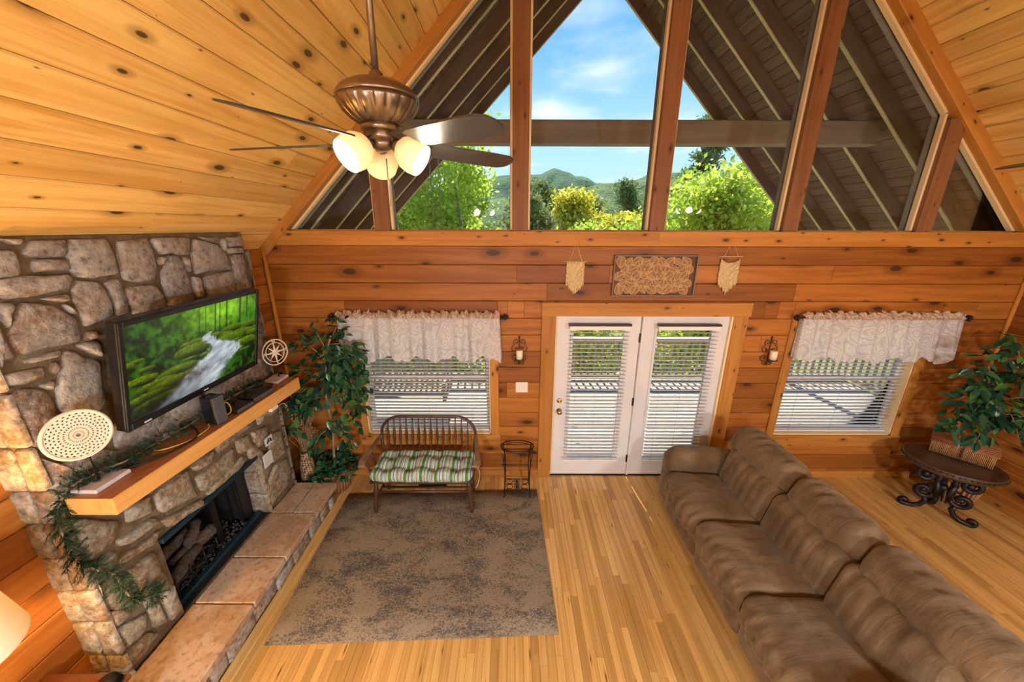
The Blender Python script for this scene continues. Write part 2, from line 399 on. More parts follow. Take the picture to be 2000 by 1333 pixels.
def leaf_mat(name, stops, trans=.35, rough=.4, hue=None):
    m = NT(name); g = m.n('ShaderNodeNewGeometry'); oi = m.n('ShaderNodeObjectInfo')
    r = m.math('FRACT', m.math('ADD', g.outputs['Random Per Island'], m.math('MULTIPLY', oi.outputs['Random'], 7.3)))
    col = m.ramp(r, stops)
    p = m.n('ShaderNodeBsdfPrincipled'); m.set(p.inputs['Base Color'], col); p.inputs['Roughness'].default_value = rough
    t = m.n('ShaderNodeBsdfTranslucent'); m.set(t.inputs[0], col)
    mx = m.n('ShaderNodeMixShader'); mx.inputs[0].default_value = trans; m.set(mx.inputs[1], p.outputs[0]); m.set(mx.inputs[2], t.outputs[0])
    m.t.links.new(mx.outputs[0], m.out.inputs[0]); return m.done()
M['ficus_leaf'] = leaf_mat('ficus_leaf', [(0, (.012, .05, .028)), (.35, (.02, .085, .04)), (.6, (.03, .12, .07)), (.8, (.05, .16, .05)), (1, (.10, .24, .04))], .22, .24)
M['ivy_leaf'] = leaf_mat('planter_ivy_leaf', [(0, (.012, .06, .025)), (.5, (.02, .10, .05)), (1, (.05, .17, .05))], .2, .4)
M['needle'] = leaf_mat('pine_needle', [(0, (.012, .045, .022)), (.5, (.022, .075, .035)), (1, (.05, .10, .05))], .15, .6)
M['spring_leaf'] = leaf_mat('spring_leaf', [(0, (.36, .52, .04)), (.4, (.52, .66, .06)), (.75, (.68, .76, .12)), (1, (.78, .78, .22))], .55, .5)
M['green_leaf'] = leaf_mat('fresh_green_leaf', [(0, (.34, .50, .04)), (.5, (.52, .68, .07)), (1, (.74, .80, .16))], .55, .5)
M['yellow_leaf'] = leaf_mat('yellow_spring_leaf', [(0, (.55, .52, .04)), (.6, (.78, .70, .07)), (1, (.85, .76, .16))], .5, .5)
M['pine_leaf'] = leaf_mat('dark_pine_foliage', [(0, (.11, .19, .06)), (.6, (.19, .28, .09)), (1, (.30, .37, .13))], .35, .7)
M['dull_leaf'] = leaf_mat('olive_foliage', [(0, (.16, .22, .07)), (.6, (.27, .33, .10)), (1, (.42, .44, .16))], .35, .6)
def sofa_mat():
    m = NT('brown_microfibre'); v = m.obj(); n1 = m.noise(v, 3.2, 4, .55, .6); n2 = m.noise(v, 260, 2)
    col = m.mix(m.smooth(n1, .33, .68), (.115, .070, .033), (.205, .135, .070))
    lw = m.n('ShaderNodeLayerWeight'); lw.inputs[0].default_value = .35
    m.bsdf(Base_Color=col, Roughness=.85, Sheen_Weight=.35, Sheen_Roughness=.45, Sheen_Tint=(.85, .72, .5, 1), Normal=m.bump(m.math('ADD', m.math('MULTIPLY', n2, .25), m.math('ADD', m.math('MULTIPLY', m.noise(m.mapping(v, (3.5, 26, 5)), 1, 3, .5, 1.2), 3.2), m.math('MULTIPLY', m.noise(v, 11, 3), 1.2))), .24, .008))
    return m.done()
M['sofa'] = sofa_mat()
def rug_mat():
    m = NT('distressed_rug'); v = m.obj()
    n1 = m.noise(m.mapping(v, (1.5, 2.8, 1)), 1.7, 7, .66, .6); n2 = m.noise(m.mapping(v, (1, 2.2, 1)), 34, 4, .75); n3 = m.noise(v, 85, 3, .8)
    k = m.math('ADD', m.math('ADD', n1, m.math('MULTIPLY', m.math('SUBTRACT', n2, .5), .55)), m.math('MULTIPLY', m.math('SUBTRACT', n3, .5), 1.1))
    col = m.ramp(k, [(.22, (.045, .046, .042)), (.40, (.105, .10, .088)), (.50, (.235, .185, .125)), (.60, (.33, .265, .18)), (.76, (.21, .195, .16))])
    m.bsdf(Base_Color=col, Roughness=.95, Normal=m.bump(n3, .7, .01)); return m.done()
M['rug'] = rug_mat()
def stripe_mat():
    m = NT('striped_cushion_cloth'); sep = m.n('ShaderNodeSeparateXYZ'); m.set(sep.inputs[0], m.obj())
    fr = m.math('FRACT', m.math('MULTIPLY', sep.outputs['X'], 6.3))
    g = (.07, .24, .05); w = (.60, .66, .66); b = (.06, .17, .34); y = (.62, .60, .10); t = (.16, .36, .33); br = (.20, .13, .08)
    st = [(0, g), (.13, w), (.17, br), (.20, w), (.25, b), (.32, w), (.36, y), (.41, w), (.44, br), (.47, t), (.58, w), (.62, br), (.65, w), (.70, y), (.74, b), (.79, w), (.84, br), (.87, w), (.93, g)]
    col = m.ramp(fr, st, 'CONSTANT')
    m.bsdf(Base_Color=col, Roughness=.8, Normal=m.bump(m.noise(m.obj(), 300, 2), .1, .002)); return m.done()
M['stripe'] = stripe_mat()
def valance_mat(name, c1, c2, alpha):
    m = NT(name); v = m.obj()
    vo = m.n('ShaderNodeTexVoronoi'); vo.feature = 'DISTANCE_TO_EDGE'; m.set(vo.inputs['Vector'], m.mapping(v, (1, .3, 1))); vo.inputs['Scale'].default_value = 34
    v1 = m.n('ShaderNodeTexVoronoi'); v1.feature = 'SMOOTH_F1'; m.set(v1.inputs['Vector'], m.mapping(v, (1, .3, .75))); v1.inputs['Scale'].default_value = 9
    wv = m.n('ShaderNodeTexWave'); wv.wave_type = 'RINGS'; wv.inputs['Scale'].default_value = 9; wv.inputs['Distortion'].default_value = 12; wv.inputs['Detail'].default_value = 2; m.set(wv.inputs['Vector'], m.mapping(v, (1, .3, 1)))
    nz = m.noise(v, 60, 3)
    pat = m.math('MAXIMUM', m.smooth(vo.outputs['Distance'], .03, .12, .75, 0), m.smooth(m.math('ADD', m.math('SINE', m.math('MULTIPLY', v1.outputs['Distance'], 42.0)), nz), .7, 1.3, 0, 1))
    col = m.mix(pat, c1, c2)
    d = m.n('ShaderNodeBsdfDiffuse'); m.set(d.inputs[0], col); t = m.n('ShaderNodeBsdfTranslucent'); m.set(t.inputs[0], col)
    tr = m.n('ShaderNodeBsdfTransparent')
    a = m.n('ShaderNodeMixShader'); a.inputs[0].default_value = .36; m.set(a.inputs[1], d.outputs[0]); m.set(a.inputs[2], t.outputs[0])
    b = m.n('ShaderNodeMixShader'); m.set(b.inputs[0], m.math('MULTIPLY', m.math('SUBTRACT', 1.0, m.math('MULTIPLY', pat, .7)), alpha)); m.set(b.inputs[1], a.outputs[0]); m.set(b.inputs[2], tr.outputs[0])
    m.t.links.new(b.outputs[0], m.out.inputs[0]); return m.done()
M['valance'] = valance_mat('sheer_paisley_cloth', (.95, .98, 1.0), (.66, .67, .74), .16)
M['ruffle'] = valance_mat('gathered_header_cloth', (.86, .70, .55), (.52, .38, .28), .03)
def shade_mat(name, col, trans):
    m = NT(name); d = m.n('ShaderNodeBsdfDiffuse'); d.inputs[0].default_value = (*col, 1); t = m.n('ShaderNodeBsdfTranslucent'); t.inputs[0].default_value = (*col, 1)
    a = m.n('ShaderNodeMixShader'); a.inputs[0].default_value = trans; m.set(a.inputs[1], d.outputs[0]); m.set(a.inputs[2], t.outputs[0])
    m.t.links.new(a.outputs[0], m.out.inputs[0]); return m.done()
M['shade_glass'] = shade_mat('frosted_glass_shade', (.86, .76, .58), .3)
M['lamp_shade'] = shade_mat('cream_lamp_shade', (.92, .88, .80), .15)
def emit(name, col, s):
    m = NT(name); e = m.n('ShaderNodeEmission'); e.inputs[0].default_value = (*col, 1); e.inputs[1].default_value = s; m.t.links.new(e.outputs[0], m.out.inputs[0]); return m.done()
M['bulb'] = emit('lit_bulb', (1, .88, .66), 4)
def basket_mat(name, c1, c2, sc):
    m = NT(name); w = m.n('ShaderNodeTexWave'); m.set(w.inputs['Vector'], m.obj()); w.inputs['Scale'].default_value = sc; w.bands_direction = 'Z'; w.inputs['Distortion'].default_value = 2
    m.bsdf(Base_Color=m.mix(w.outputs['Fac'], c1, c2), Roughness=.7, Normal=m.bump(w.outputs['Fac'], .5, .006)); return m.done()
M['wicker'] = basket_mat('wicker', (.30, .12, .045), (.50, .24, .09), 40)
M['stick'] = noisy('rattan_stick', (.50, .27, .10), (.28, .12, .04), 90, .5)
M['stick_dark'] = noisy('rattan_lid_stick', (.26, .085, .035), (.38, .15, .055), 60, .5)
def vase_mat():
    m = NT('woven_pattern_vase'); sep = m.n('ShaderNodeSeparateXYZ'); m.set(sep.inputs[0], m.obj())
    ck = m.n('ShaderNodeTexChecker'); m.set(ck.inputs[0], m.mapping(m.obj(), (1, 1, 1), (0, R_(45), R_(20)))); ck.inputs['Scale'].default_value = 46
    ck.inputs['Color1'].default_value = (.42, .27, .14, 1); ck.inputs['Color2'].default_value = (.07, .04, .025, 1)
    m.bsdf(Base_Color=ck.outputs[0], Roughness=.6); return m.done()
M['vase'] = vase_mat()
def attr_emit(name, attr, s):
    m = NT(name); a = m.attr(attr); m.bsdf(Base_Color=(.01, .01, .01), Roughness=.12, Emission_Color=a.outputs['Color'], Emission_Strength=s); return m.done()
M['screen'] = attr_emit('tv_picture', 'pic', .95)
M['ground'] = noisy('woodland_ground', (.16, .18, .05), (.24, .22, .09), .4, .95)
def hill_mat(name, a, b, c):
    m = NT(name); v = m.obj(); n = m.noise(v, .11, 4, .65); n2 = m.noise(v, .55, 3, .7)
    col = m.mix(m.smooth(n, .38, .62), a, b); col = m.mix(m.math('MULTIPLY', m.smooth(n2, .5, .68), .6), col, c)
    m.bsdf(Base_Color=col, Roughness=1.0, Normal=m.bump(n2, 1.0, 2.0)); return m.done()
M['hill_near'] = hill_mat('wooded_hill', (.07, .13, .04), (.13, .20, .06), (.22, .28, .09))
M['hill_far'] = hill_mat('wooded_ridge', (.06, .13, .06), (.10, .18, .08), (.15, .24, .10))
# ------------------------------------------------------------------ room dimensions
XL, XR, YF, YB = -2.60, 5.41, 3.865, -4.4          # left, right, window wall, wall behind the camera
ZL = lambda x: 5.34+x                               # left ceiling slope
ZR = lambda x: 8.25-x                               # right ceiling slope
XRIDGE = 1.455; ZRIDGE = 6.795
S2 = math.sqrt(.5)
STONE_X, STONE_Y0, STONE_Y1 = -2.382, 1.56, 3.36
ROW = .19; BEAM0, BEAM1 = 2.785, 2.933
WINL = (-1.71, -.246, .595, 1.97); WINR = (3.13, 4.535, .595, 1.97); DOOR = (.475, 2.40, 0.0, 2.055)

# ---- floor
floor = MB().box(XL, XR, YB, YF+.1, -.12, -.018).build('floor', M['shadow_gap'])
tag(floor, 'honey coloured narrow strip hardwood floor', 'floor', kind='structure')
def floor_boards():
    FW = .0585; items = []; x = -1.9025+FW*.5; rr = random.Random(3)
    def covered(cx, y):
        if -1.86 < cx < .30 and 1.98 < y < 3.50: return True
        if 1.72 < cx < 2.62 and 1.0 < y < 3.5: return True
        return False
    while x < XR-.02:
        y = YB+rr.random()*.8
        while y < YF:
            l = rr.uniform(.45, 1.5); y1 = min(y+l, YF); y0 = max(y, YB)
            if y1-y0 > .02:
                vis = 0
                for k in range(6):
                    yy = y0+(y1-y0)*(k+.5)/6; d = yy*.955+CAMH*.297
                    if yy < 1.25 or d < .3 or abs(x/d*711) > 1000: continue
                    if not covered(x, yy): vis += (y1-y0)/6/d**2
                items.append((vis, (x, (y0+y1)/2, -.018), (y1-y0)-.0012, rr.random()))
            y += l
        x += FW
    items.sort(key=lambda i: -i[0])
    for i, (v, o, l, r) in enumerate(items[:270]):
        board('floor_board', floor, M['floor_oak'], o, (0, 1, 0), (-1, 0, 0), (0, 0, 1), l, FW-.0012, .018, .0016, r)
    joined_boards('floor_board_rest', floor, M['floor_oak'], [(o, (0, 1, 0), (-1, 0, 0), (0, 0, 1), l, FW-.0012, .018, .0016, r) for v, o, l, r in items[270:]])
    # boards in the corners before and behind the hearth
    x = -1.9875-FW*.5
    while x > XL+.02:
        for y0, y1 in ((YB, 1.44), (3.33, YF)): board('floor_board', floor, M['floor_oak'], (x, (y0+y1)/2, -.018), (0, 1, 0), (-1, 0, 0), (0, 0, 1), y1-y0, FW-.0012, .018, .0016, rr.random())
        x -= FW
    # border strip along the hearth
    board('floor_border_strip', floor, M['floor_oak'], (-1.945, 2.35, -.018), (0, 1, 0), (-1, 0, 0), (0, 0, 1), 2.98, .085, .026, .003, .2)
floor_boards()

# ---- plank walls
def subtract(rect, holes):
    """row rectangle (a0,a1,z0,z1) minus rectangular holes -> list of rects"""
    out = [rect]
    for (h0, h1, k0, k1) in holes:
        nxt = []
        for (a0, a1, z0, z1) in out:
            if h1 <= a0 or h0 >= a1 or k1 <= z0+1e-4 or k0 >= z1-1e-4: nxt.append((a0, a1, z0, z1)); continue
            if a0 < h0: nxt.append((a0, h0, z0, z1))
            if a1 > h1: nxt.append((h1, a1, z0, z1))
            m0, m1 = max(a0, h0), min(a1, h1)
            if z0 < k0-.004: nxt.append((m0, m1, z0, k0))
            if z1 > k1+.004: nxt.append((m0, m1, k1, z1))
        out = nxt
    return out
def plank_wall(parent, a0, a1, ztop, holes, place, joints, seed, mat='wall_pine'):
    rr = random.Random(seed); z1 = ztop; row = 0
    while z1 > 0.0:
        z0 = max(z1-ROW, 0.0)
        for (p0, p1, q0, q1) in subtract((a0, a1, z0, z1), holes):
            cuts = [p0]+sorted(c for c in joints(row, rr) if p0+.08 < c < p1-.08)+[p1]
            for c0, c1 in zip(cuts, cuts[1:]):
                o, ax, aw, an = place((c0+c1)/2, (q0+q1)/2)
                board('wall_plank', parent, M[mat], o, ax, aw, an, c1-c0-.003, q1-q0-.003, .022, .006, rr.random())
        z1 = z0; row += 1
# far wall backing: solid pieces round the openings
wf = MB()
for (a0, a1, z0, z1) in subtract((XL-.12, XR+.12, -.1, BEAM1), [WINL, WINR, (DOOR[0], DOOR[1], -.02, DOOR[3])]):
    wf.box(a0, a1, YF, YF+.14, z0, z1)
wall_far = wf.build('wall_far', M['shadow_gap'])
tag(wall_far, 'reddish knotty pine plank wall with the french doors', 'wall', kind='structure')
holesF = [(WINL[0]-.09, WINL[1]+.09, WINL[2]-.13, WINL[3]+.09), (WINR[0]-.09, WINR[1]+.09, WINR[2]-.13, WINR[3]+.09), (DOOR[0]-.15, DOOR[1]+.165, -.02, DOOR[3]+.15)]
jf = {0: [2.22], 1: [.05, 1.02, 3.35], 2: [.37, 3.0], 3: [-.05, .13, 2.72, 2.87, 5.0], 4: [-.9, 3.4], 5: [2.75], 6: [-2.2, 5.0], 8: [-.06], 10: [4.9]}
plank_wall(wall_far, XL, XR, BEAM0, holesF, lambda a, z: ((a, YF, z), (1, 0, 0), (0, 0, 1), (0, -1, 0)), lambda r, g: jf.get(r, [g.uniform(-2, 5)]), 5)
# left wall (planks either side of the stone) and right wall
wl = MB().box(XL-.12, XL, YB, STONE_Y0, -.1, ZL(XL)).box(XL-.12, XL, STONE_Y1, YF+.1, -.1, ZL(XL)).box(XL-.12, XL, STONE_Y0, STONE_Y1, 1.1, ZL(XL))
wall_left = wl.build('wall_left', M['shadow_gap']); tag(wall_left, 'pine plank wall carrying the stone fireplace', 'wall', kind='structure')
plank_wall(wall_left, 0, STONE_Y0+.01, 2.74, [], lambda a, z: ((XL, a, z+.03), (0, 1, 0), (0, 0, 1), (1, 0, 0)), lambda r, g: [g.uniform(.2, 1.2)] if r % 3 == 0 else [], 8)
plank_wall(wall_left, STONE_Y1, YF-.02, 2.74, [], lambda a, z: ((XL, a, z+.03), (0, 1, 0), (0, 0, 1), (1, 0, 0)), lambda r, g: [], 9)
MB().box(XL, XL+.02, YB, 0, 0, 2.74).build('panelling', M['wall_pine'], wall_left)
wr_ = MB().box(XR, XR+.12, YB, YF+.1, -.1, ZR(XR)); wall_right = wr_.build('wall_right', M['shadow_gap'])
tag(wall_right, 'pine plank wall behind the scroll leg oval table', 'wall', kind='structure')
plank_wall(wall_right, 1.2, YF-.02, 2.84, [], lambda a, z: ((XR, a, z), (0, -1, 0), (0, 0, 1), (-1, 0, 0)), lambda r, g: [g.uniform(1.8, 3.4)], 10)
MB().box(XR-.02, XR, YB, 1.2, 0, 2.84).build('panelling', M['wall_pine'], wall_right)
wb = MB().prism([(XL, 0), (XR, 0), (XR, ZR(XR)), (XRIDGE, ZRIDGE), (XL, ZL(XL))], YB-.12, YB).build('wall_back', M['wall_pine'])
tag(wb, 'pine wall of the loft side behind the viewer', 'wall', kind='structure')

# ---- ceiling
ce = MB()
for sgn in (0, 1):
    x0, z0 = (XL-.1, ZL(XL-.1)) if sgn == 0 else (XR+.1, ZR(XR+.1))
    pts = [(x0, z0+.012), (XRIDGE, ZRIDGE+.012), (XRIDGE, ZRIDGE+.2), (x0, z0+.2)]
    ce.prism(pts, YB, YF)
ceiling = ce.build('ceiling', M['shadow_gap']); tag(ceiling, 'steep gabled ceiling of golden knotty pine boards', 'ceiling', kind='structure')
def ceil_boards():
    rr = random.Random(21); CW = .1805
    for side in (0, 1):
        s = .2507-2*CW if side == 0 else .19-2*CW; Ltot = (XRIDGE-XL)/S2 if side == 0 else (XR-XRIDGE)/S2; k = 0
        while s < Ltot-.01:
            s0, s1 = max(s, 0), min(s+CW, Ltot); sc = (s0+s1)/2
            if s1-s0 > .02:
                if side == 0: c = (XL+sc*S2, ZL(XL+sc*S2)); aw = (S2, 0, S2); an = (S2, 0, -S2)
                else: c = (XR-sc*S2, ZR(XR-sc*S2)); aw = (S2, 0, -S2); an = (-S2, 0, -S2)
                cuts = [YB]+sorted([rr.uniform(-2.5, .9), rr.uniform(2.2, 3.4) if k % 4 == 2 else -3.4])+[YF-.02]
                for a, b in zip(cuts, cuts[1:]):
                    if b-a < .05: continue
                    if side == 0: o = (c[0]-an[0]*.012, (a+b)/2, c[1]-an[2]*.012)
                    else: o = (c[0]-an[0]*.012, (a+b)/2, c[1]-an[2]*.012)
                    board('ceiling_board', ceiling, M['ceil_pine'], o, (0, 1, 0), aw, an, b-a-.002, s1-s0-.003, .016, .0075, rr.random())
            s += CW; k += 1
ceil_boards()

# ---- gable: rake trims, sill beam, mullions, glazing
tn = [0]
def trim(mb_or_obj, label):
    tn[0] += 1; o = mb_or_obj; o.name = 'trim_%d' % tn[0]; return tag(o, label, 'trim', kind='structure')
def plankbox(name, x0, x1, y0, y1, z0, z1, axis, mat, parent=None, ch=.005):
    """one trim board, grain along axis; face towards -Y (far wall) or as given"""
    if axis == 'x': return board(name, parent, mat, ((x0+x1)/2, y1, (z0+z1)/2), (1, 0, 0), (0, 0, 1), (0, -1, 0), x1-x0, z1-z0, y1-y0, ch)
    return board(name, parent, mat, ((x0+x1)/2, y1, (z0+z1)/2), (0, 0, 1), (-1, 0, 0), (0, -1, 0), z1-z0, x1-x0, y1-y0, ch)
sill = empty('trim_sill', (1.4, YF, BEAM0)); sill.name = 'trim_0'
tag(sill, 'long horizontal knotty pine beam under the gable windows', 'beam', kind='structure')
for c0, c1 in ((XL, 1.49), (1.49, XR)):
    b = plankbox('beam_board', c0, c1-.002, YF-.035, YF+.16, BEAM0, BEAM1, 'x', M['trim_pine']); b.parent = sill; b.matrix_parent_inverse = Matrix.Translation(-sill.location)
rk = .10
for side in (0, 1):
    L_ = (XRIDGE-(XL-.02))/S2 if side == 0 else (XR+.02-XRIDGE)/S2
    if side == 0: a, ax, aw = Vector((XL-.02, 0, ZL(XL-.02))), Vector((S2, 0, S2)), Vector((-S2, 0, S2)); w = .094
    else: a, ax, aw = Vector((XR+.02, 0, ZR(XR+.02))), Vector((-S2, 0, S2)), Vector((-S2, 0, -S2)); w = .108
    dn = -aw if side == 0 else aw
    c = a+ax*(L_/2)+dn*(w/2); c.y = YF+.15
    o = board('rake', None, M['trim_pine'], c, ax, aw if side == 0 else aw, ax.cross(aw), L_, w, .20, .006)
    trim(o, 'sloping pine rake board along the %s ceiling edge' % ('fireplace side' if side == 0 else 'sofa side'))
MULL = [-1.312, .078, 1.463, 2.811, 4.168]; MW = .155
mlab = ['short pine mullion nearest the fireplace, behind the fan lights', 'tall pine mullion just beside the fan blade tips', 'tall pine mullion above the leaf art panel', 'tall pine mullion on the sofa side of the centre', 'short pine mullion by the lowest ceiling boards on the sofa side']
def roofz(x): return min(ZL(x), ZR(x))
for i, x in enumerate(MULL):
    zt = min(roofz(x-MW/2), roofz(x+MW/2))-.06
    o = plankbox('mullion', x-MW/2, x+MW/2, YF-.015, YF+.15, BEAM1, zt, 'z', M['mull_pine']); trim(o, mlab[i])
wn = [0]
def window_root(label, loc):
    wn[0] += 1; e = empty('window_%d' % wn[0], loc); return tag(e, label, 'window', kind='structure')
def put(o, root):
    o.parent = root; o.matrix_parent_inverse = Matrix.Translation(-Vector(root.location)); return o
def edge_strip(name, p0, p1, inward, w, y0, y1, mat, root):
    """strip along p0->p1 (x,z), w thick towards inward"""
    p0 = Vector((p0[0], 0, p0[1])); p1 = Vector((p1[0], 0, p1[1])); ax = (p1-p0).normalized(); inw = Vector((inward[0], 0, inward[1]))
    mb = MB(); q = [p0, p1, p1+inw*w, p0+inw*w]
    mb.prism([(v.x, v.z) for v in q], y0, y1); o = mb.build(name, mat); put(o, root); return o
glab = ['narrow triangular gable pane nearest the fireplace', 'gable pane behind the ceiling fan showing green saplings', 'tall gable pane left of centre full of blue sky', 'tall gable pane with sky above the yellow green bush', 'gable pane on the sofa side showing the porch rafters', 'narrow triangular gable pane at the sofa side ceiling edge']
glab = ['small triangular gable pane low beside the fireplace', 'sloped gable pane behind the ceiling fan with green saplings', 'tall gable pane with blue sky and distant hills', 'tall gable pane with porch rafters and a yellow green bush', 'sloped gable pane filled by dark porch rafters on the sofa side', 'small triangular gable pane low at the sofa side']
edges = [XL+.1]+MULL+[XR-.1]
inL = .13; inR = .155      # vertical drop from ceiling plane to the glass edge
gz = lambda x: min(ZL(x)-inL, ZR(x)-inR)
for k in range(6):
    x0 = (edges[k]+MW/2) if k > 0 else (BEAM1-5.34+inL); x1 = (edges[k+1]-MW/2) if k < 5 else (8.25-inR-BEAM1)
    zb = BEAM1; poly = [(x0, zb), (x1, zb)]
    if gz(x1)-zb > .02: poly.append((x1, gz(x1)))
    if x0 < XRIDGE < x1: poly.append((XRIDGE+(inL-inR)/2, gz(XRIDGE+(inL-inR)/2)))
    if gz(x0)-zb > .02: poly.append((x0, gz(x0)))
    root = window_root(glab[k], ((x0+x1)/2, YF+.07, zb))
    n = len(poly); cx = sum(p[0] for p in poly)/n; cz = sum(p[1] for p in poly)/n
    for i in range(n):
        p, q = poly[i], poly[(i+1) % n]; d = Vector((q[0]-p[0], q[1]-p[1])).normalized(); inw = (-d.y, d.x)
        if (cx-p[0])*inw[0]+(cz-p[1])*inw[1] < 0: inw = (-inw[0], -inw[1])
        th = .022 if abs(d.y) > .05 else .010
        edge_strip('stop', p, q, inw, th, YF+.035, YF+.085, M['pale_pine'], root)
        edge_strip('outer_frame', p, q, inw, th*1.2, YF+.105, YF+.15, M['porch_beam'], root)
    put(MB().prism(poly, YF+.092, YF+.098).build('pane', M['glass']), root)

# ---- lower windows with jambs, sash and casing
def low_window(W, label, clabel):
    x0, x1, z0, z1 = W; root = window_root(label, ((x0+x1)/2, YF, z0))
    for nm, a in (('jamb', (x0, x0+.012, z0, z1)), ('jamb', (x1-.012, x1, z0, z1)), ('head', (x0, x1, z1-.012, z1)), ('stool', (x0, x1, z0-.0, z0+.014))):
        put(MB().box(a[0], a[1], YF-.02, YF+.145, a[2], a[3]).build(nm, M['pale_pine']), root)
    for a in ((x0+.012, x0+.055, z0+.014, z1-.012), (x1-.055, x1-.012, z0+.014, z1-.012), (x0+.055, x1-.055, z0+.014, z0+.06), (x0+.055, x1-.055, z1-.06, z1-.012), (x0+.055, x1-.055, (z0+z1)/2-.02, (z0+z1)/2+.02)):
        put(MB().box(a[0], a[1], YF+.09, YF+.125, a[2], a[3]).build('sash', M['white_paint']), root)
    put(MB().box(x0+.05, x1-.05, YF+.105, YF+.11, z0+.05, z1-.05).build('pane', M['glass']), root)
    c = empty('casing', ((x0+x1)/2, YF, z0)); tn[0] += 1; c.name = 'trim_%d' % tn[0]; tag(c, clabel, 'trim', kind='structure')
    put(plankbox('casing_board', x0-.095, x0, YF-.04, YF, z0, z1+.1, 'z', M['trim_pine']), c)
    put(plankbox('casing_board', x1, x1+.095, YF-.04, YF, z0, z1+.1, 'z', M['trim_pine']), c)
    put(plankbox('casing_board', x0, x1, YF-.04, YF, z1, z1+.1, 'x', M['trim_pine']), c)
    put(plankbox('apron_board', x0-.11, x1+.11, YF-.045, YF, z0-.14, z0-.002, 'x', M['trim_pine']), c)
low_window(WINL, 'lower window behind the spindle bench', 'pine casing round the window behind the bench')
low_window(WINR, 'lower window behind the sofa', 'pine casing round the window behind the sofa')

# ---- french doors
c = empty('door_casing', (1.43, YF, 0)); tn[0] += 1; c.name = 'trim_%d' % tn[0]; tag(c, 'wide knotty pine casing framing the white french doors', 'trim', kind='structure')
put(plankbox('casing_board', DOOR[0]-.155, DOOR[0], YF-.045, YF, 0, DOOR[3], 'z', M['trim_pine']), c)
put(plankbox('casing_board', DOOR[1], DOOR[1]+.155, YF-.045, YF, 0, DOOR[3], 'z', M['trim_pine']), c)
put(plankbox('casing_board', DOOR[0]-.155, DOOR[1]+.17, YF-.05, YF, DOOR[3], DOOR[3]+.15, 'x', M['trim_pine']), c)
put(MB().box(DOOR[0], DOOR[0]+.02, YF, YF+.14, 0, DOOR[3]).build('jamb', M['pale_pine']), c)
put(MB().box(DOOR[1]-.02, DOOR[1], YF-.03, YF+.14, 0, DOOR[3]).build('jamb', M['pale_pine']), c)
put(MB().box(DOOR[0], DOOR[1], YF-.01, YF+.14, -.02, .018).build('threshold', M['hinge']), c)
def leaf_door(n, x0, x1, label, knobs, hinge_x):
    d = empty('door_%d' % n, (x0, YF, 0)); tag(d, label, 'door', kind='structure'); z0, z1 = .02, DOOR[3]-.006
    gx0, gx1, gz0, gz1 = x0+.17, x1-.17, .27, 1.90; y0, y1 = YF+.0, YF+.045
    mb = MB(); mb.box(x0, gx0, y0, y1, z0, z1).box(gx1, x1, y0, y1, z0, z1).box(gx0, gx1, y0, y1, z0, gz0).box(gx0, gx1, y0, y1, gz1, z1)
    put(mb.build('leaf', M['white_paint']), d)
    fr = MB(); w = .03
    for a in ((gx0-.02, gx0+w-.02, gz0-.02, gz1+.02), (gx1-w+.02, gx1+.02, gz0-.02, gz1+.02), (gx0, gx1, gz0-.02, gz0+.01), (gx0, gx1, gz1-.01, gz1+.02)):
        fr.cbox(a[0], a[1], y0-.012, y0+.001, a[2], a[3], .004)
    put(fr.build('glazing_bead', M['white_paint']), d)
    put(MB().box(gx0, gx1, y0+.02, y0+.026, gz0, gz1).build('pane', M['glass']), d)
    for z in knobs:
        K = Matrix.Translation((x0+.06, y0, z)) @ Matrix.Rotation(R_(90), 4, 'X'); k = MB()
        if z > 1.0: k.lathe([(.030, 0), (.030, .008), (.024, .016), (.006, .018)], 16, K).box(-.004, .004, -.013, .013, .016, .034, K); nm = 'deadbolt'
        else: k.lathe([(.031, 0), (.031, .008), (.012, .014), (.011, .034), (.026, .044), (.029, .056), (.022, .068), (1e-4, .071)], 16, K); nm = 'knob'
        put(k.build(nm, M['brass']), d)
    if hinge_x is not None:
        for z in (1.80, 1.02, .25):
            put(MB().cbox(hinge_x-.010, hinge_x+.010, y0-.016, y0, z-.05, z+.05, .003).build('hinge', M['hinge']), d)
    return d
leaf_door(1, DOOR[0]+.022, 1.413, 'white french door leaf with brass knob and deadbolt', (1.03, .90), 1.416)
d2 = leaf_door(2, 1.422, DOOR[1]-.022, 'white french door leaf beside the sofa arm, no knob', (), None)
put(MB().cbox(1.424, 1.452, YF-.022, YF+.001, .02, DOOR[3]-.006, .004).build('astragal', M['white_paint']), d2)

# ---- corner and base mouldings
trim(MB().tube([(XL+.05, YF-.035, 0), (XL+.05, YF-.035, BEAM0)], .02, 8).build('corner', M['trim_pine']), 'thin round corner moulding beside the stone fireplace')
trim(MB().tube([(XR-.035, YF-.035, 0), (XR-.035, YF-.035, BEAM0)], .02, 8).build('corner', M['trim_pine']), 'thin round corner moulding above the right hand ficus')
def base(name, o, label): o.name = name; return tag(o, label, 'baseboard', kind='structure')
bf = empty('baseboard_far', (1.4, YF, 0)); tag(bf, 'low pine baseboard under the windows', 'baseboard', kind='structure')
for a0, a1 in ((XL, DOOR[0]-.155), (DOOR[1]+.155, XR)): put(plankbox('baseboard_piece', a0, a1, YF-.038, YF-.022, 0, .09, 'x', M['trim_pine']), bf)
base('baseboard_right', board('b', None, M['trim_pine'], (XR-.022, 2.5, .05), (0, -1, 0), (0, 0, 1), (-1, 0, 0), 2.7, .10, .018, .004), 'pine baseboard on the wall behind the oval table')
base('baseboard_left', board('b', None, M['trim_pine'], (XL+.022, .0, .05), (0, 1, 0), (0, 0, 1), (1, 0, 0), 2.6, .10, .018, .004), 'pine baseboard beside the lamp table')

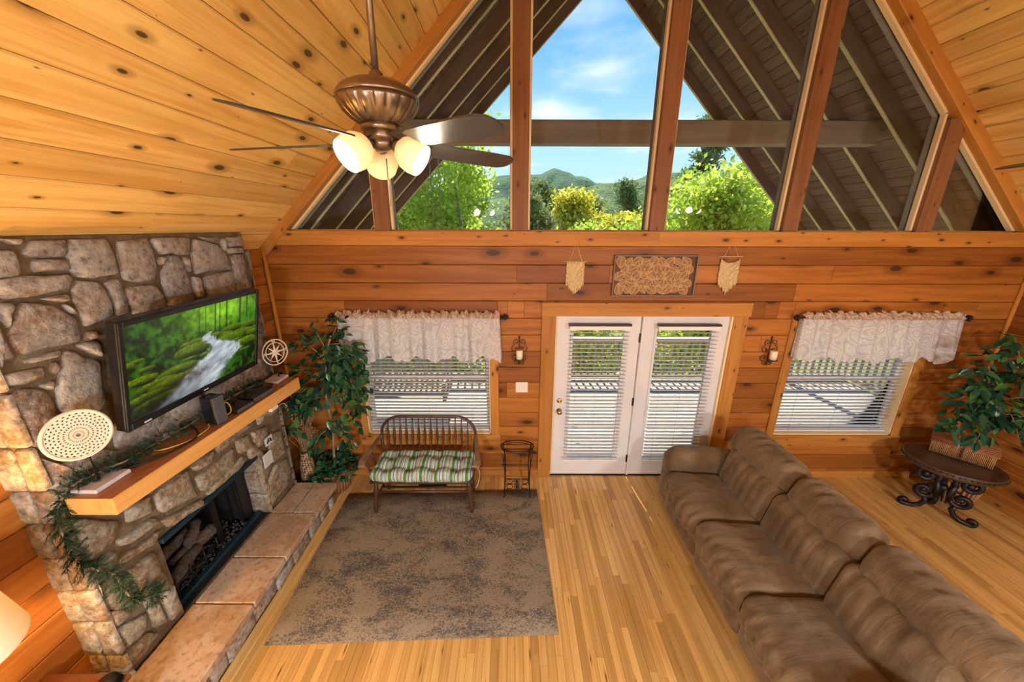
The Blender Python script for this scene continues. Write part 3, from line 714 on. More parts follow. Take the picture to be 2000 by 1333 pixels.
# ---- porch: rafters, roof boards, collar beam, deck, railing
PY = [4.55, 5.20, 5.85, 6.50, 7.15]; pd = .17
porch = empty('porch_roof', (XRIDGE, 5.5, 3)); tag(porch, 'dark stained gabled porch roof with exposed rafters outside', 'porch roof', kind='structure')
for y in PY:
    for side in (0, 1):
        lo = Vector((XL-.45, y, ZL(XL-.45)+.02)) if side == 0 else Vector((XR+.45, y, ZR(XR+.45)-.04)); hi = Vector((XRIDGE, y, ZRIDGE+.0))
        ax = (hi-lo).normalized(); aw = Vector((0, 1, 0)); an = ax.cross(aw)
        if an.z > 0: aw = -aw; an = -an
        c = (lo+hi)/2 - an*pd
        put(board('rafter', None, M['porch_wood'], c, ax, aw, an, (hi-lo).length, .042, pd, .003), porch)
        put(board('rafter_bounce_strip', None, M['rafter_bounce_strip'], (lo+hi)/2, ax, aw, an, (hi-lo).length, .040, .012, .002), porch)  # added strip, deck bounce light painted on the rafter underside
def porch_boards():
    BW = .142; rr = random.Random(4)
    for side in (0, 1):
        a = Vector((XL-.45, 0, ZL(XL-.45)+.02)) if side == 0 else Vector((XR+.45, 0, ZR(XR+.45)-.04)); b = Vector((XRIDGE, 0, ZRIDGE))
        ax = (b-a).normalized(); n = int((b-a).length/BW); up = Vector((-S2, 0, S2)) if side == 0 else Vector((S2, 0, S2))
        for i in range(n+1):
            c = a+ax*(i+.5)*BW+up*(pd+.03); c.y = (YF+.02+7.25)/2
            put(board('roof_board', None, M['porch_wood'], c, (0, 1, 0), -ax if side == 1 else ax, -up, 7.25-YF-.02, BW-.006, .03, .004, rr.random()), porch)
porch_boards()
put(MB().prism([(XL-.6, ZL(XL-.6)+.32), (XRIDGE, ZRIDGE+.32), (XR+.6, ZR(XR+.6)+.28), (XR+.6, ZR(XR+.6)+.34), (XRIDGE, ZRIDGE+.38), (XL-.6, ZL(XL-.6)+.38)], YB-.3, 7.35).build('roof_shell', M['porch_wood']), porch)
cb = MB().cbox(3.92-5.34+.02, 8.25-3.92-.02, 4.81, 4.95, 3.91, 4.17, .01).build('collar_beam', M['porch_beam'])
tag(cb, 'thick weathered horizontal tie beam across the porch gable', 'beam', kind='structure')
deck = empty('deck', (1.4, 5.5, -.12)); tag(deck, 'weathered grey wooden porch deck', 'deck', kind='structure')
DX0, DX1, DY1 = -4.2, 7.0, 7.12; rr = random.Random(5); y = YF+.16
while y < DY1+.05:
    put(board('deck_board', None, M['deck_wood'], ((DX0+DX1)/2, y+.07, -.12), (1, 0, 0), (0, 1, 0), (0, 0, 1), DX1-DX0, .138, .035, .004, rr.random()), deck); y += .144
put(MB().box(DX0, DX1, YF+.16, DY1+.1, -.35, -.125).build('deck_frame', M['porch_wood']), deck)
rail = empty('deck_railing', (1.4, 7.05, -.085)); tag(rail, 'brown wooden deck railing with square balusters', 'railing', kind='structure')
bal = MB().cbox(-.019, .019, -.019, .019, 0, .80, .003)
bm0 = None; x = DX0+.1
while x < DX1:
    if bm0 is None: o = bal.build('baluster', M['rail_wood']); bm0 = o
    else: o = bm0.copy(); COL.objects.link(o)
    o.parent = rail; o.location = (x-1.4, 0.04, .07); x += .142
for a in ((DX0, DX1, 7.0, 7.14, .80, .84), (DX0, DX1, 7.04, 7.08, .74, .80), (DX0, DX1, 7.04, 7.08, -.02, .05)):
    put(MB().cbox(*a, .005).build('rail', M['deck_wood'] if a[4] == .80 else M['rail_wood']), rail)
for sx in (DX0, DX1):
    for a in ((4.1, 7.1, .80, .84), (4.1, 7.1, -.02, .05)): put(MB().box(sx-.06, sx+.06, a[0], a[1], a[2], a[3]).build('rail', M['rail_wood']), rail)
    for k in range(20):
        o = bm0.copy(); COL.objects.link(o); o.parent = rail; o.location = (sx-1.4, 4.2+k*.145-7.05, .07)
for px, lb in ((-2.75, 'square porch post on the swing side'), (5.7, 'square porch post on the sofa side')):
    o = MB().cbox(px-.07, px+.07, 7.02, 7.16, -.12, roofz(px)-.05 if px < 0 else ZR(px)-.05, .008).build('porch_post', M['rail_wood']); tag(o, lb, 'post', kind='structure')
STONES = [[(1.754,2.908),(1.841,2.905),(1.816,2.874),(1.782,2.888)],[(1.722,2.854),(1.767,2.857),(1.795,2.849),(1.797,2.797),(1.779,2.729),(1.733,2.732),(1.686,2.736)],[(1.877,2.899),(2.016,2.897),(1.992,2.81),(1.882,2.813),(1.83,2.821),(1.822,2.842)],[(1.853,2.804),(1.994,2.799),(1.98,2.738),(1.848,2.743),(1.84,2.759)],[(2.04,2.9),(2.215,2.895),(2.233,2.815),(2.22,2.687),(2.093,2.68),(1.997,2.704),(1.991,2.765),(2.009,2.829)],[(1.682,2.723),(1.785,2.731),(1.976,2.717),(1.975,2.686),(1.947,2.632),(1.868,2.638),(1.754,2.632),(1.693,2.634),(1.662,2.659)],[(1.82,2.613),(1.94,2.62),(1.947,2.578),(1.893,2.579)],[(1.907,2.574),(1.94,2.545),(1.951,2.496),(1.92,2.522)],[(1.995,2.681),(2.101,2.659),(2.128,2.6),(2.138,2.532),(2.127,2.458),(2.063,2.44),(1.967,2.426),(1.967,2.52),(1.968,2.612)],[(2.137,2.654),(2.211,2.666),(2.223,2.635),(2.232,2.513),(2.223,2.445),(2.149,2.449),(2.153,2.529),(2.15,2.596)],[(1.657,2.611),(1.681,2.625),(1.713,2.613),(1.691,2.547),(1.662,2.497),(1.654,2.563)],[(1.742,2.609),(1.788,2.602),(1.849,2.575),(1.895,2.526),(1.938,2.476),(1.937,2.401),(1.919,2.36),(1.782,2.36),(1.679,2.363),(1.661,2.401),(1.659,2.467),(1.712,2.563)],[(1.628,2.549),(1.636,2.511),(1.634,2.475),(1.644,2.403),(1.642,2.356),(1.593,2.342),(1.575,2.324)],[(1.67,2.334),(1.829,2.344),(1.82,2.309),(1.682,2.312)],[(1.575,2.297),(1.736,2.278),(1.73,2.233),(1.649,2.223),(1.575,2.236)],[(1.773,2.29),(1.795,2.274),(1.785,2.232),(1.764,2.223),(1.751,2.255)],[(1.845,2.331),(1.889,2.295),(1.981,2.211),(1.931,1.963),(1.843,1.921),(1.762,1.95),(1.731,2.041),(1.747,2.138),(1.796,2.236)],[(1.899,2.339),(1.998,2.338),(2.006,2.293),(1.992,2.235),(1.942,2.286)],[(1.959,2.399),(2.016,2.391),(2.009,2.351),(1.951,2.35)],[(1.69,2.192),(1.756,2.201),(1.738,2.158),(1.721,2.151)],[(1.575,2.193),(1.623,2.209),(1.672,2.189),(1.711,2.138),(1.709,2.045),(1.683,1.93),(1.597,1.894),(1.575,1.885),(1.575,1.898)],[(2.512,2.892),(2.8,2.888),(2.754,2.765),(2.681,2.77),(2.613,2.792),(2.546,2.784),(2.51,2.822),(2.496,2.863)],[(2.835,2.876),(2.924,2.86),(3.035,2.827),(3.102,2.759),(3.136,2.666),(3.133,2.621),(2.945,2.627),(2.774,2.623),(2.779,2.712),(2.799,2.812)],[(2.595,2.778),(2.658,2.775),(2.687,2.727),(2.698,2.653),(2.707,2.551),(2.708,2.446),(2.62,2.422),(2.495,2.435),(2.499,2.518),(2.498,2.601),(2.505,2.663),(2.556,2.72)],[(2.728,2.608),(2.792,2.601),(2.8,2.537),(2.786,2.439),(2.719,2.444)],[(2.845,2.596),(3.127,2.611),(3.146,2.556),(3.122,2.425),(2.972,2.397),(2.822,2.425)],[(3.095,2.877),(3.135,2.876),(3.133,2.802),(3.101,2.766),(3.083,2.805)],[(3.153,2.883),(3.317,2.888),(3.323,2.802),(3.141,2.803)],[(3.14,2.793),(3.325,2.792),(3.322,2.745),(3.137,2.748)],[(3.154,2.734),(3.32,2.737),(3.316,2.649),(3.291,2.537),(3.314,2.451),(3.266,2.256),(3.11,2.289),(3.153,2.555),(3.161,2.663)],[(2.88,2.889),(3.053,2.885),(3.056,2.831),(2.943,2.864)],[(2.513,2.771),(2.577,2.774),(2.517,2.711),(2.502,2.734)],[(2.707,2.75),(2.755,2.753),(2.731,2.636),(2.707,2.666),(2.703,2.712)],[(2.505,2.419),(2.702,2.42),(2.664,2.243),(2.478,2.259)],[(2.736,2.42),(3.101,2.404),(3.066,2.218),(2.692,2.25)],[(3.095,2.276),(3.266,2.256),(3.262,1.993),(3.06,2.053)],[(2.282,2.872),(2.481,2.897),(2.489,2.805),(2.478,2.685),(2.435,2.619),(2.336,2.62),(2.25,2.648),(2.258,2.765)],[(2.241,2.599),(2.328,2.604),(2.43,2.592),(2.459,2.539),(2.458,2.448),(2.313,2.33),(2.239,2.444),(2.234,2.523)],[(1.575,1.86),(1.575,1.831),(1.633,1.777),(1.739,1.783),(1.898,1.676),(1.865,1.519),(1.69,1.5),(1.58,1.545),(1.575,1.662)],[(2.075,2.202),(2.417,2.302),(2.816,2.278),(2.695,1.712),(2.154,1.815)],[(2.917,2.254),(3.35,2.231),(3.298,1.543),(2.793,1.667)],[(2.139,1.766),(2.63,1.675),(2.656,1.408),(2.167,1.494),(1.945,1.68)],[(2.774,1.605),(3.319,1.479),(3.316,1.199),(2.813,1.341)],[(1.838,1.28),(1.991,1.27),(1.967,1.147),(1.83,1.197)],[(2.018,1.248),(2.268,1.255),(2.283,1.084),(2.286,1.012),(2.032,1.09),(2.008,1.148)],[(2.309,1.252),(2.527,1.248),(2.481,1.175),(2.335,1.199)],[(2.32,1.148),(2.708,1.154),(2.713,1.008),(2.345,0.998),(2.315,1.075)],[(2.746,1.19),(2.897,1.166),(2.89,1.027),(2.753,1.061)],[(2.938,1.161),(3.132,1.126),(3.125,0.962),(2.956,0.988)],[(1.746,1.15),(1.958,1.121),(1.997,1.053),(1.808,1.061),(1.742,1.101)],[(1.71,1.031),(1.922,1.003),(1.982,1.004),(1.92,0.941),(1.715,0.986)],[(1.743,0.914),(1.89,0.9),(1.902,0.714),(1.924,0.547),(1.76,0.565),(1.756,0.678)],[(1.585,0.974),(1.68,0.954),(1.732,0.907),(1.738,0.702),(1.733,0.646),(1.603,0.758),(1.575,0.855)],[(1.575,1.095),(1.7,1.108),(1.723,1.075),(1.692,0.992),(1.581,0.996)],[(1.575,1.476),(1.789,1.251),(1.731,1.154),(1.575,1.129),(1.575,1.192),(1.575,1.39)],[(1.575,0.781),(1.671,0.702),(1.671,0.632),(1.585,0.647),(1.575,0.696)],[(1.853,0.553),(1.945,0.551),(1.939,0.321),(1.849,0.318)],[(1.756,0.553),(1.826,0.545),(1.834,0.339),(1.759,0.388)],[(1.575,0.642),(1.744,0.554),(1.717,0.455),(1.66,0.428),(1.596,0.459),(1.575,0.471)],[(1.575,1.278),(1.575,1.184),(1.575,0.997),(1.575,0.864),(1.575,0.919),(1.575,1.125)],[(1.575,0.89),(1.575,0.843),(1.575,0.701),(1.575,0.588),(1.575,0.478),(1.575,0.558)],[(1.593,0.447),(1.71,0.422),(1.765,0.34),(1.648,0.307),(1.575,0.314),(1.575,0.431)],[(2.011,1.043),(2.301,0.973),(2.343,0.901),(2.023,0.966)],[(2.373,0.938),(2.709,0.933),(2.762,0.953),(2.818,0.973),(2.763,1.031),(2.367,0.979)],[(3.12,1.039),(3.321,0.96),(3.307,0.679),(3.107,0.707)],[(3.118,0.672),(3.316,0.617),(3.35,0.454),(3.285,0.323),(2.957,0.317),(2.945,0.518)],[(2.884,1.106),(3.012,0.92),(3.099,0.73),(2.933,0.572),(2.931,0.746),(2.843,0.975)]]
STONES += [[(1.62,1.62),(1.84,1.61),(1.86,1.72),(1.64,1.75)],[(1.90,1.62),(2.20,1.62),(2.22,1.80),(1.93,1.83)],[(2.25,1.62),(2.55,1.62),(2.53,1.78),(2.26,1.79)],[(2.58,1.60),(2.85,1.60),(2.84,1.74),(2.60,1.76)],[(2.25,1.83),(2.78,1.80),(2.76,1.9),(2.27,1.95)],[(2.88,1.60),(3.15,1.60),(3.12,1.68),(2.9,1.72)],[(2.55,1.20),(3.0,1.22),(3.0,1.38),(2.56,1.36)],[(3.04,1.18),(3.33,1.18),(3.33,1.40),(3.05,1.40)]]
# ------------------------------------------------------------------ stone fireplace
def stone_mesh(name, poly, M4, mat, parent, depth=.035, seed=0, inset=.013):
    """poly (u,v) -> rounded rough stone standing proud along local z; M4 maps (u,v,z)"""
    rr = random.Random(seed); n0 = len(poly)
    area = sum(poly[i][0]*poly[(i+1) % n0][1]-poly[(i+1) % n0][0]*poly[i][1] for i in range(n0))
    if area < 0: poly = poly[::-1]
    P = []
    for i in range(n0):
        pv, a, b = Vector(poly[i-1]), Vector(poly[i]), Vector(poly[(i+1) % n0]); cr = .010 if depth < .04 else .008
        P.append(a.lerp(pv, min(.25, cr/max((pv-a).length, 1e-4)))); P.append(a.lerp(b, min(.25, cr/max((b-a).length, 1e-4))))
        k = int((b-a).length/.08)
        for j in range(1, k): P.append(a.lerp(b, j/k))
    jt = .0035 if depth < .04 else .0015
    Q = [q+Vector((rr.uniform(-jt, jt), rr.uniform(-jt, jt))) for q in P]; n = len(Q)
    c = sum(Q, Vector((0, 0)))/n; V = []; F = []
    tk = .05 if depth < .04 else 0.0; tilt = Vector((rr.uniform(-tk, tk), rr.uniform(-tk, tk))); dd = depth*(rr.uniform(.75, 1.15) if depth < .04 else 1)
    for s, z in (((1.0, -.01), (1.0, dd*.55), (None, dd*.9), (.55, dd*1.08)) if depth < .04 else ((1.0, -.005), (1.0, dd*.85), (None, dd), (.55, dd+.001))):
        for q in Q:
            d = q-c
            if s is None: w = q-d.normalized()*min(inset, d.length*.3)
            else: w = c+d*s
            V.append(M4 @ Vector((w.x, w.y, z if z < 0 else z+tilt.dot(w-c)+(rr.uniform(-.003, .003) if depth < .04 else rr.uniform(-.0008, .0008)))))
    V.append(M4 @ Vector((c.x, c.y, dd*1.1 if depth < .04 else dd+.001)))
    for k in range(3):
        for i in range(n): F.append((k*n+i, k*n+(i+1) % n, (k+1)*n+(i+1) % n, (k+1)*n+i))
    for i in range(n): F.append((3*n+i, 3*n+(i+1) % n, 4*n))
    o = mesh_np(name, V, F, mat, parent); o.data.polygons.foreach_set('use_smooth', [depth < .04]*len(F)); return o
fp = empty('stone_fireplace', (STONE_X, 2.46, 0)); tag(fp, 'tall grey brown fieldstone fireplace reaching the ceiling', 'fireplace')
FPI = Matrix.Translation(-Vector(fp.location))
def pf(o): o.parent = fp; o.matrix_parent_inverse = FPI; return o
FY0, FY1, FZ0, FZ1 = 1.96, 2.95, .25, .93
BX = STONE_X-.022
mort = MB(); zc = ZL(BX)-.02
for (y0, y1, z0, z1) in ((STONE_Y0, STONE_Y1, FZ1, zc), (STONE_Y0, FY0, 0, FZ1), (FY1, STONE_Y1, 0, FZ1), (FY0, FY1, 0, FZ0)):
    mort.box(XL-.02, BX, y0, y1, z0, z1)
pf(mort.build('mortar', M['mortar']))
MF = axes((BX, 0, 0), (0, 1, 0), (0, 0, 1), (1, 0, 0))
for i, poly in enumerate(STONES):
    zc_ = sum(q[1] for q in poly)/len(poly)
    pf(stone_mesh('stone', poly, MF, M['stone'] if zc_ > 1.55 else M['stone_low'], None, .034, i))
# near side and far side of the chimney breast
rr = random.Random(2); z = .02; i = 500
while z < 2.75:
    h = rr.uniform(.14, .30); z1 = min(z+h, 2.78); sp = rr.uniform(-2.50, -2.47)
    for side, org, ax in ((0, STONE_Y0, 1), (1, STONE_Y1, -1)):
        Ms = axes((0, org, 0), (1, 0, 0), (0, 0, 1), (0, -1, 0)) if side == 0 else axes((0, org, 0), (-1, 0, 0), (0, 0, 1), (0, 1, 0))
        sg = 1 if side == 0 else -1
        for a, b in ((XL+.006, sp), (sp+.012, STONE_X+.012)):
            if side == 1 and a < -2.5: continue
            pl = [(sg*a, z+.008), (sg*b, z+.008), (sg*b, z1-.006), (sg*a, z1-.006)]
            pf(stone_mesh('side_stone', pl, Ms, M['stone_low'], None, .02, i)); i += 1
    z = z1
# hearth: rubble base and flagstone slabs
HY0, HX1, HZ = 1.42, -1.945, .27
hb = MB().box(STONE_X-.02, HX1-.05, HY0+.02, STONE_Y1-.02, 0, HZ-.05).build('hearth_core', M['mortar']); pf(hb)
MH = axes((HX1-.056, 0, 0), (0, 1, 0), (0, 0, 1), (1, 0, 0)); y = HY0+.02; k = 700
while y < STONE_Y1-.06:
    w = rr.uniform(.12, .30); y1 = min(y+w, STONE_Y1-.02); zm = rr.uniform(.08, .14)
    for z0, z1 in (((.008, zm), (zm+.008, HZ-.055)) if rr.random() < .6 else ((.008, HZ-.055),)):
        pl = [(y+.006, z0), (y1-.006, z0+rr.uniform(0, .02)), (y1-.006, z1), (y+.006, z1-rr.uniform(0, .02))]
        pf(stone_mesh('hearth_stone', pl, MH, M['stone'], None, .03, k, .01)); k += 1
    y = y1
def slab(pts, name='hearth_slab'):
    Mh = axes((0, 0, HZ-.05), (1, 0, 0), (0, 1, 0), (0, 0, 1)); return pf(stone_mesh(name, pts, Mh, M['slab'], None, .048, int(pts[0][1]*100), .006))
g = .005; xs0, xs1 = STONE_X-.0, HX1+.012
for (y0, y1, cut) in ((HY0, 2.02, None), (2.02, 2.42, None), (2.42, 2.93, None), (2.93, STONE_Y1+.015, -2.17)):
    if cut is None: slab([(xs0, y0+g), (xs1, y0+g), (xs1, y1-g), (xs0, y1-g)])
    else:
        slab([(xs0, y0+g), (cut-g, y0+g), (cut-g, y1), (xs0, y1)]); slab([(cut+g, y0+g), (xs1, y0+g), (xs1, y1), (cut+g, y1)])
mj = MB().box(STONE_X-.02, HX1-.004, HY0+.01, STONE_Y1, HZ-.05, HZ-.016).build('hearth_joint', M['mortar']); pf(mj)
# firebox, metal frame, burner bed, logs
fb = MB(); fx = -2.86
fb.box(fx-.02, fx, FY0-.1, FY1+.1, FZ0-.02, FZ1+.1).box(fx, BX-.012, FY0-.10, FY0, FZ0-.02, FZ1+.1).box(fx, -2.565, FY1-.12, FY1+.08, FZ0-.02, FZ1+.1)
fb.box(fx, BX-.012, FY0, FY1, FZ0-.03, FZ0+.01).box(fx, BX-.012, FY0, FY1, FZ1-.005, FZ1+.1)
pf(fb.build('firebox', M['firebox']))
# stone return on the far jamb, facing the room
MJ = axes((0, FY1, 0), (1, 0, 0), (0, 0, 1), (0, -1, 0))
for a, b in ((.26, .48), (.49, .72), (.73, .92)):
    pf(stone_mesh('jamb_stone', [(-2.56, a), (STONE_X+.006, a), (STONE_X+.006, b), (-2.56, b)], MJ, M['stone_low'], None, .02, int(a*1000)))
pf(MB().cbox(BX-.03, STONE_X+.012, FY0-.005, FY1-.03, FZ1-.035, FZ1+.004, .004).build('lintel_bar', M['teal_metal']))
pf(MB().cbox(BX-.10, BX-.05, FY0, FY1-.03, FZ0+.012, FZ0+.05, .006).build('base_bar', M['teal_metal']))
pf(MB().box(BX-.16, BX-.14, 2.52, 2.56, FZ0, FZ1).box(BX-.16, BX-.14, 2.78, 2.80, FZ0, FZ1).build('screen_post', M['black_metal']))
bed = MB()
for k in range(420):
    y = rr.uniform(FY0+.03, FY1-.16); x = rr.uniform(fx+.08, BX-.10); s = rr.uniform(.008, .018); z = FZ0+.02+rr.uniform(0, .03)
    bed.lathe([(1e-4, -s), (s, -s*.3), (s*.8, s*.5), (1e-4, s)], 5, Matrix.Translation((x, y, z)) @ Euler((rr.random()*3, rr.random()*3, 0)).to_matrix().to_4x4(), sm=False)
o = pf(bed.build('lava_rock_bed', M['black_rock'])); o['kind'] = 'stuff'
for k, (y0, y1, x0, x1, z0, z1, r) in enumerate(((2.02, 2.36, -2.55, -2.60, .40, .44, .05), (2.20, 2.55, -2.66, -2.60, .42, .47, .055), (2.30, 2.48, -2.58, -2.66, .54, .60, .04), (2.12, 2.40, -2.72, -2.68, .52, .55, .045))):
    p0, p1 = Vector((x0, y0, z0)), Vector((x1, y1, z1)); pts = [p0.lerp(p1, t/5)+Vector((rr.uniform(-.008, .008), 0, rr.uniform(-.008, .008))) for t in range(6)]
    pf(MB().tube(pts, [r*rr.uniform(.85, 1.1) for _ in pts], 9).build('gas_log', M['char_log']))
gr = MB()
for z in (.34, .40): gr.tube([(-2.50, 2.0, z), (-2.50, 2.46, z)], .006, 6)
for y in (2.05, 2.18, 2.31, 2.44): gr.tube([(-2.50, y, FZ0+.02), (-2.50, y, .46)], .006, 6)
pf(gr.build('log_grate', M['black_metal']))

# ---- mantel shelf and what stands on it
mz = lambda y, top=True: (1.598-.024*(y-1.575)) if top else (1.492-.034*(y-1.575))
my0, my1, mx0, mx1 = 1.575, 3.315, STONE_X+.03, -2.10
V = [(x, y, mz(y, t)) for y in (my0, my1) for t in (False, True) for x in (mx0, mx1)]
mantel = empty('mantel_shelf', (mx0, 2.4, 1.55)); tag(mantel, 'thick orange wooden mantel shelf under the television', 'shelf')
F = [(0, 1, 3, 2), (4, 6, 7, 5), (0, 4, 5, 1), (2, 3, 7, 6), (1, 5, 7, 3), (0, 2, 6, 4)]
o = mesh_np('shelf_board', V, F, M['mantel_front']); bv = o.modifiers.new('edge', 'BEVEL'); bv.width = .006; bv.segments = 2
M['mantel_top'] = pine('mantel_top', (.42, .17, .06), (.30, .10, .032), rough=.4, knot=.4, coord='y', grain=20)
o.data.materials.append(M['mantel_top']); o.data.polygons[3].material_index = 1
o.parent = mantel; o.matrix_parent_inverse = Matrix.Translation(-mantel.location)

# ---- television: tilted panel on a wall bracket
def tv_picture(nx, ny):
    u, v = np.meshgrid(np.linspace(0, 1, nx), np.linspace(0, 1, ny))          # v up
    asp = 16/9; X_, Y_ = u*asp, v
    n1 = fbm(X_*7, Y_*7, 1); n2 = fbm(X_*22, Y_*22, 5); n3 = fbm(X_*3, Y_*9, 9); n4 = fbm(X_*45, Y_*45, 3)
    def mixc(a, b, t): return a*(1-t[..., None])+np.array(b)*t[..., None]
    sm = lambda x, a, b: np.clip((x-a)/(b-a), 0, 1)**2*(3-2*np.clip((x-a)/(b-a), 0, 1))
    img = np.zeros((ny, nx, 3)); img[:] = (.015, .04, .008)
    # forest canopy
    lum = sm(n1*.55+n2*.45, .38, .68); img = mixc(img, (.10, .28, .02), lum*.8)
    glow = np.exp(-(((u-.66)/.30)**2+((v-.92)/.22)**2)); img = mixc(img, (.42, .75, .04), np.clip(glow*(.35+.9*n2), 0, 1))
    glow2 = np.exp(-(((u-.93)/.12)**2+((v-.62)/.2)**2)); img = mixc(img, (.10, .42, .05), np.clip(glow2*n2*1.4, 0, 1))
    for (tx, w, lo) in ((.60, .006, .5), (.64, .004, .62), (.70, .007, .6), (.83, .009, .66), (.90, .006, .7), (.47, .003, .65), (.52, .003, .7)):
        t = np.exp(-((u-tx-.02*(v-.8))/w)**2)*(v > lo); img = mixc(img, (.02, .03, .008), t*.9)
    # mossy boulders
    rs = np.random.default_rng(5)
    bl = [(.70, .48, .17, .09), (.86, .50, .10, .06), (.93, .60, .08, .05), (.42, .52, .14, .08), (.30, .36, .15, .055), (.16, .30, .14, .05), (.30, .25, .20, .06), (.10, .20, .14, .05), (.08, .40, .10, .05), (.90, .36, .11, .07), (.75, .62, .10, .05), (.96, .46, .07, .05), (.2, .12, .18, .05), (.58, .60, .08, .04), (.5, .30, .07, .06)]
    for k in range(26): bl.append((rs.uniform(0, 1), rs.uniform(.25, .62), rs.uniform(.03, .07), rs.uniform(.02, .04)))
    for (bx, by, rx, ry) in sorted(bl, key=lambda q: -q[1]):
        du, dv = (u-bx)/rx, (v-by)/ry; d = du**2+dv**2+(n2-.5)*.6
        m_ = sm(d, 1.05, .9); lit = np.clip(.25+.75*(dv*.7+.3), 0, 1)*(.45+.9*n4)
        c = np.stack([.02+.26*lit, .03+.36*lit, .008+.015*lit], -1); img = img*(1-m_[..., None])+c*m_[..., None]
    # stream
    cx = np.interp(v, [0, .12, .3, .42, .5, .62, .68], [.36, .46, .62, .68, .60, .52, .56]); hw = np.interp(v, [0, .12, .3, .42, .5, .62, .68], [.30, .26, .24, .16, .07, .05, .02])
    s = sm(np.abs(u-cx)+(n2-.5)*.10, hw, hw*.6)*(v < .67)
    flow = .35+.75*fbm(X_*5+Y_*9, Y_*22-X_*10, 7); w = np.stack([.70*flow, .76*flow, .80*flow], -1)
    img = img*(1-s[..., None])+w*s[..., None]
    # foreground shade, wet rocks
    dark = sm(v+(n1-.5)*.3, .30, .02)*sm(u, .62, .15); img = mixc(img, (.02, .015, .012), dark*.75)
    red = np.exp(-(((u-.42)/.14)**2+((v-.22)/.08)**2)); img = mixc(img, (.12, .07, .06), np.clip(red*n2*1.3, 0, .8))
    return np.clip(img, 0, 1)**1.5*1.0
tv = empty('television', (-2.22, 2.45, 1.80)); tag(tv, 'flat black television showing a mossy forest stream', 'television')
TW, TH, TD = 1.14, .685, .065
bt, tp = Vector((-2.262, 0, 1.803)), Vector((-2.112, 0, 2.482)); upv = (tp-bt).normalized(); ay = Vector((0, -1, 0)); nrm = Vector((upv.z, 0, -upv.x))
ay = Vector((0, 1, 0)); TM = axes(bt+Vector((0, 2.45, 0)), ay, upv, nrm)          # local x = +Y (screen right as seen), y up, z to the room
TVI = Matrix.Translation(-tv.location)
def pt(o): o.parent = tv; o.matrix_parent_inverse = TVI; return o
w2 = TW/2
pt(MB().cbox(-w2, w2, 0, TH, -TD, -.002, .008, TM).build('case', M['black_plastic']))
bz = MB()
for a in ((-w2, -w2+.028, 0, TH), (w2-.028, w2, 0, TH), (-w2+.028, w2-.028, 0, .048), (-w2+.028, w2-.028, TH-.03, TH)): bz.cbox(a[0], a[1], a[2], a[3], -.004, .008, .003, TM)
pt(bz.build('bezel', M['black_plastic']))
nx, ny = 230, 130; gu, gv = np.meshgrid(np.linspace(-w2+.028, w2-.028, nx), np.linspace(.048, TH-.03, ny))
Vs = np.stack([gu.ravel(), gv.ravel(), np.full(gu.size, .001)], -1); T4 = np.array(TM); Vs = Vs @ T4[:3, :3].T + T4[:3, 3]
ii = (np.arange(ny-1)[:, None]*nx+np.arange(nx-1)[None]).ravel(); Fs = np.stack([ii, ii+1, ii+nx+1, ii+nx], -1)
scr = mesh_np('screen', Vs, Fs, M['screen']); pt(scr)
pic = tv_picture(nx, ny).reshape(-1, 3); ca = scr.data.color_attributes.new('pic', 'FLOAT_COLOR', 'POINT'); ca.data.foreach_set('color', np.concatenate([pic, np.ones((len(pic), 1))], 1).astype(np.float32).ravel())
pt(MB().box(-.02, .02, .018, .026, .008, .010, TM).build('logo', M['paper'])); pt(MB().box(-w2+.10, -w2+.145, .012, .022, .008, .010, TM).build('logo', M['paper']))
pt(MB().box(-.2, .2, .2, .5, -TD-.05, -TD, TM).build('wall_bracket', M['black_metal']))

# ---- ornaments on the mantel
def carved_disc():
    t = empty('carved_disc_ornament', (-2.29, 1.70, mz(1.70))); tag(t, 'round cream perforated flower disc on a small stand', 'ornament')
    I = Matrix.Translation(-t.location)
    def q(o): o.parent = t; o.matrix_parent_inverse = I; return o
    z0 = mz(1.70); c = Vector((-2.235, 1.645, z0+.345))
    n = Vector((.93, -.36, .14)).normalized(); uz = (Vector((0, 0, 1))-n*n.z).normalized(); ux = uz.cross(n); D = axes(c, ux, uz, n); R = .132
    b = MB(); rings = [.010, .027, .044, .061, .077, .091, .104, .1165]; ns = 30
    for i in range(len(rings)-1):
        for k in range(ns):
            o_ = .5*(i % 2); P = []
            for (rad, a) in ((rings[i], k+o_), (rings[i], k+1+o_), (rings[i+1], k+1+o_), (rings[i+1], k+o_)):
                an = 2*math.pi*a/ns; P.append(Vector((rad*math.cos(an), rad*math.sin(an), .006)))
            ctr = sum(P, Vector())/4; Q = [ctr+(p-ctr)*.62 for p in P]
            Q = [(Q[0]+Q[1])/2, (Q[1]+Q[2])/2, (Q[2]+Q[3])/2, (Q[3]+Q[0])/2]
            V = [D @ v for v in P+Q]; b.add(V, [(0, 1, 4), (1, 2, 5), (2, 3, 6), (3, 0, 7), (0, 4, 7), (1, 5, 4), (2, 6, 5), (3, 7, 6)])
    o = q(b.build('lattice', M['cream'])); so = o.modifiers.new('thick', 'SOLIDIFY'); so.thickness = .006; so.offset = 0
    rim = MB(); pr = [(R-.018, -.006), (R-.003, -.008), (R, 0), (R-.003, .010), (R-.016, .010), (R-.018, -.006)]
    rim.lathe(pr, 48, D, cap=False); q(rim.build('rim', M['cream']))
    q(MB().lathe([(.118, -.006), (.118, -.010), (.0001, -.010)], 40, D, cap=False).build('backing', M['cream']))
    q(MB().tube([tuple(c-uz*R), (-2.29, 1.70, z0+.03)], .007, 8).build('stem', M['black_metal']))
    q(MB().cbox(-2.355, -2.215, 1.61, 1.80, z0+.001, z0+.026, .005).build('base', M['white_wood']))
carved_disc()
